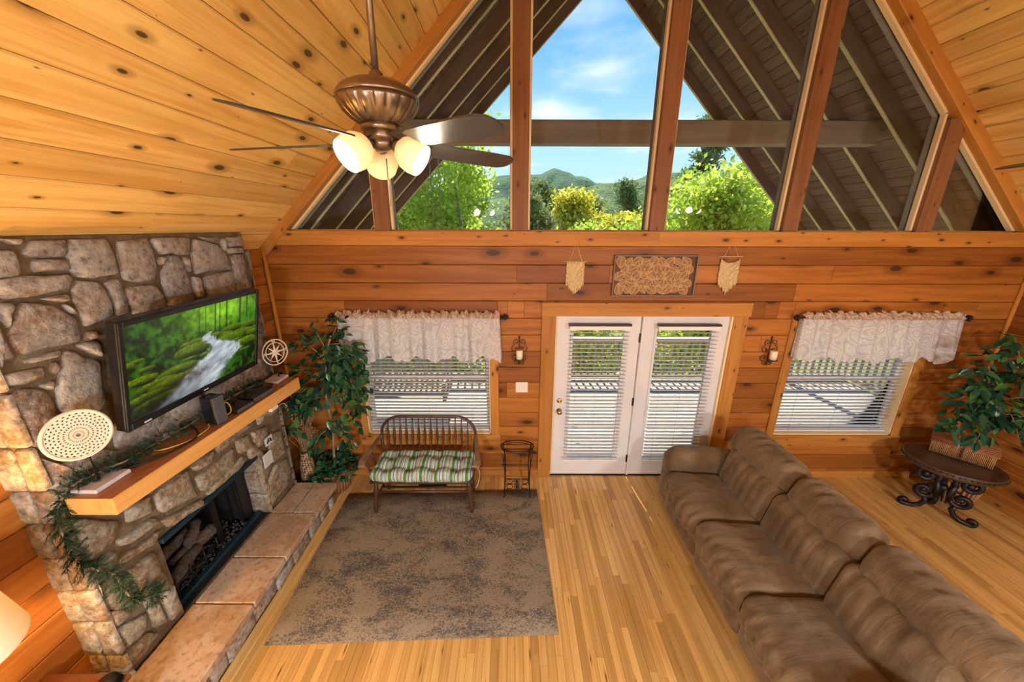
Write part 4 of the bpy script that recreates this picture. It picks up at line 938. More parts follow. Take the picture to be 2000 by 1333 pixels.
def compass():
    z0 = mz(3.24); t = empty('compass_ornament', (-2.26, 3.24, z0)); tag(t, 'openwork compass rose ornament lettered N E S W at the far mantel end', 'ornament')
    I = Matrix.Translation(-t.location)
    def q(o): o.parent = t; o.matrix_parent_inverse = I; return o
    c = Vector((-2.24, 3.255, z0+.275)); n = Vector((.93, -.36, .05)).normalized(); uz = (Vector((0, 0, 1))-n*n.z).normalized(); ux = uz.cross(n); D = axes(c, ux, uz, n); R = .122
    for rad, w in ((R, .006), (R*.74, .004)):
        q(MB().tube([tuple(D @ Vector((rad*math.cos(a), rad*math.sin(a), 0))) for a in np.linspace(0, 2*math.pi, 40, endpoint=False)], w, 6, closed=True).build('ring', M['cream']))
    st = MB()
    for k in range(8):
        a = math.pi/4*k+math.pi/2; L_ = R*.98 if k % 2 == 0 else R*.7; w = .016
        tipv = Vector((math.cos(a)*L_, math.sin(a)*L_, 0))
        for sg in (-1, 1):
            s_ = Vector((math.cos(a+sg*.5)*w*1.4, math.sin(a+sg*.5)*w*1.4, .003)); V = [D @ v for v in (Vector((0, 0, .008)), s_, tipv, Vector((0, 0, -.004)), s_-Vector((0, 0, .006)), tipv-Vector((0, 0, .004)))]
            st.add(V, [(0, 1, 2), (3, 5, 4), (0, 2, 5, 3), (1, 4, 5, 2), (0, 3, 4, 1)])
    q(st.build('star', M['cream']))
    for ch, a in (('N', math.pi/2), ('E', 0), ('S', -math.pi/2), ('W', math.pi)):
        cu = bpy.data.curves.new('letter', 'FONT'); cu.body = ch; cu.size = .046; cu.extrude = .003; cu.align_x = 'CENTER'; cu.align_y = 'CENTER'; cu.materials.append(M['cream'])
        fo = bpy.data.objects.new('letter_curve', cu); COL.objects.link(fo); bpy.context.view_layer.update()
        lm = bpy.data.meshes.new_from_object(fo.evaluated_get(bpy.context.evaluated_depsgraph_get())); bpy.data.objects.remove(fo); lm.name = 'letter'
        if not lm.materials: lm.materials.append(M['cream'])
        o = bpy.data.objects.new('letter', lm); COL.objects.link(o); o.matrix_basis = D @ Matrix.Translation((math.cos(a)*R*.88, math.sin(a)*R*.88, .006)); q(o)
    q(MB().tube([tuple(c-uz*R), (-2.25, 3.25, z0+.02)], .006, 8).build('stem', M['black_metal']))
    q(MB().cbox(-2.33, -2.19, 3.13, 3.31, z0+.002, z0+.028, .005).build('base', M['white_wood']))
compass()
# boxes
z0 = mz(2.40); t = empty('speaker_box', (-2.19, 2.40, z0)); tag(t, 'tall black speaker box standing in front of the television', 'speaker')
I = Matrix.Translation(-t.location); Rb = Matrix.Translation((-2.185, 2.40, z0+.001)) @ Matrix.Rotation(R_(-10), 4, 'Z')
for nm, mb, mt in (('body', MB().cbox(-.055, .048, -.045, .045, 0, .215, .006, Rb), 'black_plastic'), ('grille', MB().cbox(.048, .056, -.042, .042, .004, .212, .003, Rb), 'grey_plastic')):
    o = mb.build(nm, M[mt]); o.parent = t; o.matrix_parent_inverse = I
for (yc, w, d, h, xx, lab) in ((2.62, .17, .15, .032, -2.195, 'flat black media box beside the speaker, grey front'), (2.85, .24, .16, .042, -2.20, 'wide black set top box near the far mantel end')):
    z0 = mz(yc-.1); t = empty('media_box', (xx, yc, z0)); tag(t, lab, 'media box', 'media boxes on the mantel'); I = Matrix.Translation(-t.location); Rb = Matrix.Translation((xx, yc, z0+.001)) @ Matrix.Rotation(R_(-4), 4, 'Z')
    for nm, mb, mt in (('body', MB().cbox(-d/2, d/2-.006, -w/2, w/2, 0, h, .004, Rb), 'black_plastic'), ('front_panel', MB().cbox(d/2-.006, d/2, -w/2+.004, w/2-.004, .004, h-.004, .002, Rb), 'grey_plastic')):
        o = mb.build(nm, M[mt]); o.parent = t; o.matrix_parent_inverse = I
def spline(pts, n=8):
    P = [Vector(p) for p in pts]; out = []
    for i in range(len(P)-1):
        a, b, c, d = P[max(i-1, 0)], P[i], P[i+1], P[min(i+2, len(P)-1)]
        for k in range(n):
            t = k/n; out.append(.5*((2*b)+(c-a)*t+(2*a-5*b+4*c-d)*t*t+(3*b-a-3*c+d)*t**3))
    return out+[P[-1]]
zt = lambda y: mz(y)+.008
o = MB().tube(spline([(-2.26, 2.52, zt(2.5)+.06), (-2.20, 2.54, zt(2.5)+.085), (-2.16, 2.50, zt(2.5)+.02), (-2.24, 2.40, zt(2.4)), (-2.17, 2.30, zt(2.3)), (-2.16, 2.15, zt(2.15)), (-2.22, 2.04, zt(2.0)), (-2.29, 2.02, zt(2)), (-2.32, 2.10, zt(2.1)+.02)]), .0045, 6).build('yellow_cable', M['yellow_cable']); tag(o, 'yellow network cable looping across the mantel', 'cable')
o = MB().tube(spline([(-2.31, 2.30, zt(2.3)+.04), (-2.22, 2.26, zt(2.2)), (-2.15, 2.16, zt(2.1)), (-2.17, 2.00, zt(2.0)), (-2.24, 1.86, zt(1.86)), (-2.31, 1.80, zt(1.8)+.01)]), .006, 6).build('black_cable', M['black_cable']); tag(o, 'black power cable lying on the near half of the mantel', 'cable')
o = MB().tube(spline([(-2.30, 2.95, zt(2.9)+.03), (-2.24, 3.00, zt(3)+.05), (-2.20, 3.05, zt(3)+.03), (-2.22, 3.10, zt(3.1)), (-2.28, 3.02, zt(3))]), .005, 6).build('black_cable', M['black_cable']); tag(o, 'coiled black cable beside the compass ornament', 'cable')
o = MB().cbox(-2.135, -2.10, 2.86, 2.95, mz(2.9, False)-.036, mz(2.9, False)-.001, .004).build('power_adapter', M['white_plastic']); tag(o, 'small cream adapter stuck under the mantel edge', 'adapter')
o = MB().tube(spline([(-2.118, 2.94, mz(2.9, False)-.03), (-2.14, 3.08, mz(2.9, False)-.06), (-2.20, 3.20, 1.30), (-2.26, 3.30, 1.24), (-2.34, 3.38, 1.18)]), .004, 6).build('white_cable', M['white_cable']); tag(o, 'thin white cord hanging below the far mantel end', 'cable')
# notices on the stone
def notice(name, y0, y1, z0, z1, lab, lines, mark):
    t = empty(name, (-2.335, y0, z0)); tag(t, lab, 'notice'); I = Matrix.Translation(-t.location); x = -2.334
    o = MB().box(x-.006, x, y0, y1, z0, z1).build('card', M['paper']); o.parent = t; o.matrix_parent_inverse = I
    b = MB()
    for k in range(lines):
        zz = z1-(z1-z0)*(k+1.2)/(lines+1.6); b.box(x, x+.0006, y0+.012, y1-.012-(.02 if k % 3 == 2 else 0), zz-.003, zz+.001)
    if mark:
        yc, zc2 = (y0+y1)/2, (z0+z1)/2; b.tube([(x+.001, yc-.03, zc2-.02), (x+.001, yc-.01, zc2+.02), (x+.001, yc+.02, zc2+.012), (x+.001, yc+.03, zc2-.022)], .007, 6).tube([(x+.001, yc-.034, zc2-.005), (x+.001, yc+.034, zc2-.008)], .006, 6)
    o = b.build('print', M['ink'] if mark else M['grey_ink']); o.parent = t; o.matrix_parent_inverse = I
notice('sticker', 3.005, 3.105, .965, 1.045, 'small white sticker with a black mark on the stone', 0, True)
notice('instruction_card', 2.935, 3.055, .775, .905, 'white printed instruction card below the sticker on the stone', 8, False)
# garland of artificial pine
def garland():
    t = empty('pine_garland', (-2.3, 1.6, 1.6)); tag(t, 'green artificial pine garland draped along and off the mantel', 'garland'); I = Matrix.Translation(-t.location)
    pts = spline([(-2.31, 3.12, zt(3.1)+.02), (-2.30, 2.85, zt(2.8)+.05), (-2.31, 2.55, zt(2.5)+.04), (-2.29, 2.25, zt(2.2)+.03), (-2.29, 2.0, zt(2)+.04), (-2.28, 1.85, zt(1.8)+.04), (-2.31, 1.72, zt(1.7)+.05), (-2.34, 1.60, zt(1.6)+.03), (-2.37, 1.535, 1.52), (-2.36, 1.52, 1.40), (-2.40, 1.52, 1.27), (-2.34, 1.56, 1.14), (-2.31, 1.62, 1.02), (-2.33, 1.64, .90), (-2.31, 1.66, .78), (-2.31, 1.74, .70), (-2.31, 1.80, .66)], 14)
    o = MB().tube(pts, .006, 5).build('stem', M['ficus_bark']); o.parent = t; o.matrix_parent_inverse = I
    g = np.random.default_rng(3); P = np.array([tuple(p) for p in pts]); K = 430; per = 34
    ii = g.integers(0, len(P)-1, K); f = g.random(K)[:, None]; tb = P[ii]*(1-f)+P[ii+1]*f; tan = P[ii+1]-P[ii]; tan /= np.linalg.norm(tan, axis=1, keepdims=True)
    td = g.normal(size=(K, 3)); td -= tan*(td*tan).sum(1, keepdims=True); td /= np.linalg.norm(td, axis=1, keepdims=True); td = td+tan*g.uniform(-.2, 1.0, (K, 1)); td /= np.linalg.norm(td, axis=1, keepdims=True)
    tl = g.uniform(.03, .10, (K, 1)); N = K*per; k = np.repeat(np.arange(K), per); u = g.uniform(0, 1, (N, 1)); base = tb[k]+td[k]*tl[k]*u
    d = g.normal(size=(N, 3)); d /= np.linalg.norm(d, axis=1, keepdims=True); d = td[k]*.9+d*.75; ln = g.uniform(.014, .034, (N, 1)); side = np.cross(d, g.normal(size=(N, 3))); side /= np.linalg.norm(side, axis=1, keepdims=True); wd = .0018
    V = np.stack([base+side*wd, base-side*wd, base+d*ln], 1).reshape(-1, 3); V[:, 0] = np.maximum(V[:, 0], -2.358)
    F = np.arange(N*3).reshape(-1, 3); o = mesh_np('needles', V, F, M['needle']); o['kind'] = 'stuff'; o.parent = t; o.matrix_parent_inverse = I
garland()
FILL_W = 365  # power of each added fill light behind the viewer
def child(o, root): o.parent = root; o.matrix_parent_inverse = Matrix.Translation(-Vector(root.location)); return o
# ------------------------------------------------------------------ blinds
def blind(name, x0, x1, z0, z1, y, label, n, tilt, head_dark=False, wand=True):
    t = empty(name, ((x0+x1)/2, y, z1)); tag(t, label, 'blind')
    child(MB().cbox(x0, x1, y-.028, y+.028, z1-.045, z1, .004).build('headrail', M['slat_white']), t)
    if head_dark: child(MB().cbox(x0-.01, x1+.01, y-.032, y+.02, z1, z1+.022, .004).build('headrail_cap', M['hinge']), t)
    w = x1-x0-.006; s = MB(); cs = [(-.025, -.0006), (-.012, .0022), (0, .003), (.012, .0022), (.025, -.0006)]
    V = [(sx*w/2, a, b) for sx in (-1, 1) for a, b in cs]+[(sx*w/2, a, b-.0028) for sx in (-1, 1) for a, b in cs]
    F = []
    for i in range(4): F += [(i, 5+i, 6+i, i+1), (10+i, 11+i, 16+i, 15+i)]
    F += [(0, 10, 15, 5), (4, 9, 19, 14), (0, 1, 2, 3, 4, 14, 13, 12, 11, 10), (5, 15, 16, 17, 18, 19, 9, 8, 7, 6)]
    s.add([Vector(v) for v in V], F); first = None; zs = np.linspace(z1-.075, z0+.035, n)
    for z in zs:
        if first is None: o = s.build('slat', M['slat_white']); first = o
        else: o = first.copy(); COL.objects.link(o)
        o.parent = t; o.location = (0, 0, z-z1); o.rotation_euler = (R_(tilt), 0, 0)
    child(MB().cbox(x0+.003, x1-.003, y-.025, y+.025, z0, z0+.02, .004).build('bottom_rail', M['slat_white']), t)
    for f in (.14, .5, .86):
        xx = x0+(x1-x0)*f; child(MB().box(xx-.0012, xx+.0012, y-.027, y-.0255, z0, z1-.04).build('ladder_cord', M['grey_ink']), t)
    return t
blind('window_blind', WINL[0]+.02, WINL[1]-.02, WINL[2]+.02, WINL[3]-.02, YF+.045, 'white slatted blind behind the spindle bench', 30, -4)
blind('window_blind', WINR[0]+.02, WINR[1]-.02, WINR[2]+.02, WINR[3]-.02, YF+.045, 'white slatted blind behind the sofa back', 30, -8)
blind('door_blind', .625, 1.285, .25, 1.95, YF-.045, 'white slatted blind on the door leaf with the knob', 36, -8, True)
blind('door_blind', 1.59, 2.255, .25, 1.95, YF-.045, 'white slatted blind on the door leaf beside the sofa', 36, -8, True)

# ------------------------------------------------------------------ curtain rods and valances
def valance(x0, x1, seed, lr, lv):
    y = 3.775; zr = 2.055
    rod = empty('curtain_rod', ((x0+x1)/2, y, zr)); tag(rod, lr, 'curtain rod')
    child(MB().tube([(x0-.03, y, zr), (x1+.03, y, zr)], .009, 8).build('pole', M['rod_metal']), rod)
    for sx, xe in ((-1, x0-.03), (1, x1+.03)):
        f = MB()
        for k in range(6):
            a = 2*math.pi*k/6; f.lathe(sphere_prof(.016, 5), 8, Matrix.Translation((xe+sx*.03, y+.02*math.cos(a), zr+.02*math.sin(a))))
        f.lathe(sphere_prof(.02, 6), 8, Matrix.Translation((xe+sx*.05, y, zr))).lathe(sphere_prof(.014, 6), 8, Matrix.Translation((xe+sx*.008, y, zr)))
        child(f.build('finial', M['rod_metal']), rod)
        child(MB().tube([(xe-sx*.02, y, zr), (xe-sx*.02, YF-.042, zr)], .006, 6).build('bracket', M['rod_metal']), rod)
    v = empty('window_valance', ((x0+x1)/2, y, zr)); tag(v, lv, 'valance')
    g = np.random.default_rng(seed); nx, nz = 260, 16; u = np.linspace(0, 1, nx)
    ph = np.cumsum(g.uniform(.5, 1.6, nx))*.24; amp = .55+.45*np.sin(u*23+seed)
    V = np.zeros((nz, nx, 3)); drop = .455
    for j in range(nz):
        t = j/(nz-1); spread = 1+.018*t
        V[j, :, 0] = (x0+x1)/2+(u-.5)*(x1-x0)*spread; fold = np.sin(ph)*amp
        V[j, :, 1] = y-.012-.018*t+fold*(.014+.034*t)-.02*t
        V[j, :, 2] = zr-.012-t*(drop+.028*np.sin(u*31+seed)+.014*np.sin(u*77)+.02*fold*amp)+.004*np.sin(u*200)
    F = (np.arange(nz-1)[:, None]*nx+np.arange(nx-1)[None]).ravel(); F = np.stack([F, F+1, F+nx+1, F+nx], -1)
    o = mesh_np('skirt', V.reshape(-1, 3), F, M['valance'], None, True); child(o, v)
    nz = 9; V = np.zeros((nz, nx, 3))
    for j in range(nz):
        t = j/(nz-1); th = math.pi*(1.25*t)
        V[j, :, 0] = (x0+x1)/2+(u-.5)*(x1-x0)*1.006
        V[j, :, 1] = y-.016*math.sin(th)-.004-.01*np.sin(math.pi*t)+.016*np.sin(u*230+j*.9)*(.3+t)
        V[j, :, 2] = zr-.022+t*.078+(.015*np.sin(u*95+seed)+.011*np.sin(u*210+2*seed))*t
    F = (np.arange(nz-1)[:, None]*nx+np.arange(nx-1)[None]).ravel(); F = np.stack([F, F+1, F+nx+1, F+nx], -1)
    child(mesh_np('gathered_header', V.reshape(-1, 3), F, M['ruffle'], None, True), v)
    nz = 3; 
    for sx, xe in ((-1, x0), (1, x1)):        # side returns towards the wall
        P = []; nn = 10
        for j in range(8):
            t = j/7
            for k in range(nn):
                q = k/(nn-1); P.append((xe+sx*((x1-x0)*.009*t)+.006*math.sin(q*9+j*.3)*(.3+t), y-.02-.02*t+q*(YF-.05-y+.02), zr-.012-t*drop*.98-.02*math.sin(q*5)))
        Fq = [(j*nn+k, j*nn+k+1, (j+1)*nn+k+1, (j+1)*nn+k) for j in range(7) for k in range(nn-1)]
        child(mesh_np('side_return', P, Fq, M['valance'], None, True), v)
valance(-1.86, -.135, 2, 'dark curtain rod above the window by the fireplace', 'sheer paisley valance above the bench window')
valance(3.10, 4.80, 5, 'dark curtain rod above the window behind the sofa', 'sheer paisley valance above the sofa window')

# ------------------------------------------------------------------ wall decoration
def leaf_panel():
    x0, x1, z0, z1 = 1.05, 1.915, 2.275, 2.70; y = YF-.022
    t = empty('leaf_art_panel', ((x0+x1)/2, y, z0)); tag(t, 'framed tan cut out leaf panel above the french doors', 'wall art')
    child(MB().box(x0, x1, y-.008, y, z0, z1).build('backing', M['art_back']), t)
    fr = MB(); w = .013
    for a in ((x0, x0+w, z0, z1), (x1-w, x1, z0, z1), (x0+w, x1-w, z0, z0+w), (x0+w, x1-w, z1-w, z1)): fr.cbox(a[0], a[1], y-.03, y, a[2], a[3], .002)
    child(fr.build('frame', M['art_frame']), t)
    def leafm(L_):
        b = MB(); th = .004
        def strip(p, q, w):
            p, q = Vector(p), Vector(q); d = (q-p).normalized(); n = Vector((-d.y, d.x))*w/2; P = [p+n, q+n, q-n, p-n]
            b.prism([(v.x, v.y) for v in P], -th, 0)
        strip((0, -L_/2), (0, L_/2), L_*.035)
        hw = lambda s: L_*.33*math.sin(math.pi*min(1, max(0, s))**.8)
        for sg in (-1, 1):
            prev = None
            for k in range(9):
                s = k/8; p = (sg*hw(s), -L_/2+L_*s)
                if prev: strip(prev, p, L_*.05)
                prev = p
            for k in range(1, 8):
                s = k/8.5; strip((0, -L_/2+L_*s*.85), (sg*hw(min(1, s+.12)), -L_/2+L_*(s+.10)), L_*.045)
        return b
    protos = [leafm(.135).build('leaf', M['art_leaf']), leafm(.105).build('leaf', M['art_leaf'])]; rr = random.Random(12); used = [False, False]; k = 0
    nxn, nzn = 9, 5
    for i in range(nxn):
        for j in range(nzn):
            kind = k % 2; o = protos[kind] if not used[kind] else protos[kind].copy()
            if used[kind]: COL.objects.link(o)
            used[kind] = True; k += 1
            o.parent = t; cx = x0+.072+(i+.5*(j % 2))*(x1-x0-.144)/(nxn-.5); cz = z0+.07+j*(z1-z0-.14)/(nzn-1)
            o.location = (cx-t.location.x, -.008-.0016*(k % 5), cz-t.location.z); o.rotation_euler = (0, rr.uniform(-math.pi, math.pi), 0)
M['art_back'] = flat('art_backing_brown', (.13, .055, .022), .7); M['art_frame'] = flat('thin_grey_brown_frame', (.20, .15, .11), .5); M['art_leaf'] = flat('cut_tan_wood', (.60, .38, .17), .6)
leaf_panel()
def macrame(cx, ztop, zrod, w, drop, lab, arch):
    y = YF-.03; t = empty('macrame_hanging', (cx, y, zrod)); tag(t, lab, 'wall hanging')
    child(MB().tube([(cx-w/2-.03, y, zrod), (cx+w/2+.03, y, zrod)], .005, 6).build('dowel', M['rope']), t)
    child(MB().tube([(cx-w*.36, y, zrod), (cx, y+.006, ztop), (cx+w*.36, y, zrod)], .0035, 5).build('hanging_cord', M['rope']), t)
    bd = MB(); n = 18
    for k in range(n):
        x = cx-w/2+w*(k+.5)/n; e = 1-abs(2*(k+.5)/n-1)
        top = zrod-(.06*(1-abs(2*(k+.5)/n-1)**2)**.5 if arch else 0)
        pts = [(x+.003*math.sin(q*2+k), y-.006+.002*math.sin(q*3+k*2), top-(top-(zrod-drop*.55-e*.05))*q/7) for q in range(8)]
        bd.tube(pts, .0062, 5)
    for s_ in range(5 if not arch else 3):
        z = zrod-.05-s_*.035
        bd.tube([(cx-w/2+.005, y-.011, z), (cx, y-.013, z-.07), (cx+w/2-.005, y-.011, z)], .005, 5)
    child(bd.build('woven_body', M['rope']), t)
    fr = MB(); rr = random.Random(int(cx*100))
    for k in range(34):
        x = cx-w/2+w*(k+.5)/34; e = 1-abs(2*(k+.5)/34-1); zt_ = zrod-drop*.5-e*.04; zb = zrod-drop*(.70+.30*e)+rr.uniform(-.012, .012)
        fr.tube([(x, y-.008, zt_), (x+rr.uniform(-.004, .004), y-.012+rr.uniform(-.004, .004), (zt_+zb)/2), (x+rr.uniform(-.006, .006), y-.01, zb)], .004, 5)
    child(fr.build('fringe', M['rope']), t)
macrame(.655, 2.815, 2.63, .185, .34, 'pale macrame hanging with pointed fringe nearer the fireplace', False)
macrame(2.25, 2.845, 2.685, .20, .385, 'pale macrame hanging with arched top on the sofa side', True)
def sconce(cx, cz, lab):
    y = YF-.022; t = empty('candle_sconce', (cx, y, cz)); tag(t, lab, 'sconce'); b = MB()
    def scroll(c, r0, a0, turns, sg): return [(c[0]+sg*(r0*(1-.75*k/18))*math.cos(a0+turns*2*math.pi*k/18), y-.012, c[1]+(r0*(1-.75*k/18))*math.sin(a0+turns*2*math.pi*k/18)) for k in range(19)]
    for sg in (-1, 1):
        for (dx, dz, r, a, tr) in ((.035, .12, .035, -1.2, 1.1), (.05, .04, .04, 1.2, -1.0), (.05, -.06, .038, -1.4, 1.0), (.028, -.12, .03, 1.5, -1.1)):
            b.tube(scroll((cx+sg*dx, cz+dz), r, a, tr, sg), .0045, 5)
    b.tube([(cx, y-.010, cz-.15), (cx, y-.010, cz+.17)], .006, 6).lathe(sphere_prof(.013, 6), 8, Matrix.Translation((cx, y-.012, cz+.178)))
    child(b.build('scroll_backplate', M['sconce_metal']), t)
    child(MB().tube([(cx, y-.01, cz-.08), (cx, y-.06, cz-.10), (cx, y-.085, cz-.065)], .006, 6).lathe([(.001, -.064), (.046, -.062), (.05, -.052), (.046, -.054), (.001, -.056)], 14, Matrix.Translation((cx, y-.085, cz))).build('candle_cup', M['sconce_metal']), t)
    child(MB().lathe([(.036, -.052), (.037, .045), (.032, .05), (.012, .046), (1e-4, .046)], 16, Matrix.Translation((cx, y-.085, cz))).build('candle', M['candle']), t)
M['sconce_metal'] = flat('aged_bronze_scroll', (.13, .075, .035), .45, .6)
sconce(.082, 1.64, 'scroll sconce with cream candle above the light switch')
sconce(2.86, 1.64, 'scroll sconce with cream candle between door and sofa window')
t = empty('light_switch', (.112, YF-.022, 1.21)); tag(t, 'white double switch plate beside the door casing', 'switch')
child(MB().cbox(.042, .182, YF-.030, YF-.022, 1.145, 1.275, .004).build('plate', M['white_plastic']), t)
for dx in (-.03, .03): child(MB().cbox(.112+dx-.006, .112+dx+.006, YF-.042, YF-.029, 1.20, 1.225, .002).build('toggle', M['white_plastic']), t)

# ------------------------------------------------------------------ rug and floor vent
rug_c = [(-1.835, 1.895), (.352, 1.98), (.310, 3.585), (-1.878, 3.50)]
cx = sum(p[0] for p in rug_c)/4; cy = sum(p[1] for p in rug_c)/4; rug = soft('area_rug', (2.19, 1.605, .016), .007, M['rug'], None, 6); rug.location = (cx, cy, .0095); rug.rotation_euler = (0, 0, R_(2.2))
tag(rug, 'distressed grey and tan area rug in front of the hearth', 'rug')
t = empty('floor_vent', (-.95, 3.70, .0)); tag(t, 'black metal floor vent under the bench', 'vent')
child(MB().cbox(-1.12, -.78, 3.64, 3.74, .0005, .006, .002).build('frame', M['black_metal']), t)
for k in range(8): child(MB().box(-1.10, -.80, 3.647+k*.011, 3.652+k*.011, .006, .009).build('louvre', M['hinge']), t)

# ------------------------------------------------------------------ spindle bench and its cushion
def bench():
    bx0, bx1, yf, yb = -1.50, -.40, 3.20, 3.64; zc = .40
    t = empty('spindle_bench', ((bx0+bx1)/2, 3.42, 0)); tag(t, 'dark wooden bow back spindle bench under the window', 'bench')
    cx = (bx0+bx1)/2
    child(soft('seat', (bx1-bx0, yb-yf, .04), .018, M['bench_wood'], None, 5, M=Matrix.Translation((cx, (yf+yb)/2, zc))), t)
    turned = [(.019, 0), (.024, .05), (.026, .16), (.020, .24), (.030, .28), (.022, .30), (.024, .34), (.018, .39)]
    for (x, y, dx, dy) in ((bx0+.06, yf+.05, -.03, -.03), (bx1-.06, yf+.05, .03, -.03), (bx0+.08, yb-.07, -.03, .03), (bx1-.08, yb-.07, .03, .03)):
        p0, p1 = Vector((x+dx, y+dy, .0175 if y < 3.5 else 0.0)), Vector((x, y, zc-.01)); pts = [p0.lerp(p1, q[1]/.39) for q in turned]
        child(MB().tube(pts, [q[0] for q in turned], 10).build('leg', M['bench_wood']), t)
    for (a, b_) in (((bx0+.04, yf+.03, .18), (bx0+.06, yb-.05, .18)), ((bx1-.04, yf+.03, .18), (bx1-.06, yb-.05, .18)), ((bx0+.05, yf+.2, .19), (bx1-.05, yf+.2, .19)), ((bx0+.05, yf+.03, .27), (bx1-.05, yf+.03, .27))):
        child(MB().tube([a, tuple(Vector(a).lerp(Vector(b_), .5)), b_], [.010, .014, .010], 8).build('stretcher', M['bench_wood']), t)
    # bow
    zb, zt_ = zc+.015, .93; pts = []
    xl, xr = bx0+.015, bx1-.015
    pts.append((xl+.03, yb-.03, zb)); pts.append((xl+.012, yb-.02, zb+.18))
    for k in range(9):
        a = math.pi-math.pi/2*k/8; pts.append((xl+.22+.22*math.cos(a)*1.0, yb+.02, zt_-.22+.22*math.sin(a)))
    for k in range(9):
        a = math.pi/2-math.pi/2*k/8; pts.append((xr-.22+.22*math.cos(a), yb+.02, zt_-.22+.22*math.sin(a)))
    pts.append((xr-.012, yb-.02, zb+.18)); pts.append((xr-.03, yb-.03, zb))
    child(MB().tube(pts, .017, 10).build('bow', M['bench_wood']), t)
    nS = 14
    for k in range(nS):
        x = bx0+.10+(bx1-bx0-.20)*k/(nS-1); e = min(x-xl, xr-x); ztop = zt_-.005 if e > .22 else zt_-.22+math.sqrt(max(0, .22**2-(.22-e)**2))-.005
        xt = x; p0, p1 = Vector((x, yb-.045, zb)), Vector((xt, yb+.02, ztop)); L_ = (p1-p0).length
        prof = [(.006, 0), (.007, .25), (.008, .42), (.014, .5), (.016, .58), (.014, .68), (.008, .78), (.006, 1)]
        child(MB().tube([p0.lerp(p1, q[1]) for q in prof], [q[0] for q in prof], 7).build('spindle', M['bench_wood']), t)
    for sg, xe in ((-1, bx0), (1, bx1)):
        ap = spline([(xe-sg*.01, yb-.005, .70), (xe+sg*.01, yb-.15, .685), (xe+sg*.035, yf+.12, .665), (xe+sg*.045, yf+.02, .655), (xe+sg*.03, yf-.04, .635)], 5)
        a = MB(); fr = []
        for i, p in enumerate(ap):
            s = i/(len(ap)-1); w = .018+.022*s; hh = .012
            fr.append([(p.x-w, p.y, p.z-hh), (p.x+w, p.y, p.z-hh), (p.x+w*.8, p.y, p.z+hh), (p.x-w*.8, p.y, p.z+hh)])
        V = [v for f_ in fr for v in f_]; n = len(fr); F = [(i*4+k, i*4+(k+1) % 4, (i+1)*4+(k+1) % 4, (i+1)*4+k) for i in range(n-1) for k in range(4)]+[(0, 1, 2, 3)[::-1], tuple((n-1)*4+k for k in range(4))]
        a.add(V, F, False); child(a.build('arm', M['arm_wood']), t)
        for yy in (yf+.07, yf+.22):
            q0, q1 = Vector((xe-sg*.02, yy, zc+.01)), Vector((xe+sg*.032, yy-.01, .655)); prof = [(.010, 0), (.015, .3), (.010, .5), (.016, .65), (.009, 1)]
            child(MB().tube([q0.lerp(q1, s[1]) for s in prof], [s[0] for s in prof], 8).build('arm_post', M['bench_wood']), t)
    # cushion
    L_, D_, H_ = 1.06, .46, .11
    tx = [-.37, -.125, .125, .37]; ty = [-.10, .10]
    def tuft(U, P, Nn):
        o = np.zeros_like(P); up = np.clip(U[:, 2], 0, 1)
        for a in tx:
            for b_ in ty: 
                r2 = ((P[:, 0]-a)/.06)**2+((P[:, 1]-b_)/.06)**2; o[:, 2] -= up*.055*np.exp(-r2)
        for a in tx: o[:, 2] -= up*.016*np.exp(-((P[:, 0]-a)/.03)**2)
        for b_ in ty: o[:, 2] -= up*.016*np.exp(-((P[:, 1]-b_)/.03)**2)
        edge = np.abs(U[:, 1]) > .95; o[:, 1] += np.where(edge, -.012*np.sign(U[:, 1])*np.cos(P[:, 0]*25), 0)
        o[:, 0] += np.where(np.abs(U[:, 0]) > .95, -.01*np.sign(U[:, 0])*np.cos(P[:, 1]*25), 0)
        return o
    c = soft('seat_cushion', (L_, D_, H_), .05, M['stripe'], None, 40, .03, tuft); c.location = (cx-.0, 3.395, .424+H_/2)
    tag(c, 'tufted green blue and yellow striped cushion on the bench', 'cushion')
    tie = MB().tube(spline([(bx1+.005, 3.40, .46), (bx1+.05, 3.34, .44), (bx1+.045, 3.26, .36), (bx1+.02, 3.22, .33)]), .003, 5).build('tie', M['paper']); tie.parent = c; tie.matrix_parent_inverse = Matrix.Translation(-c.location)
bench()

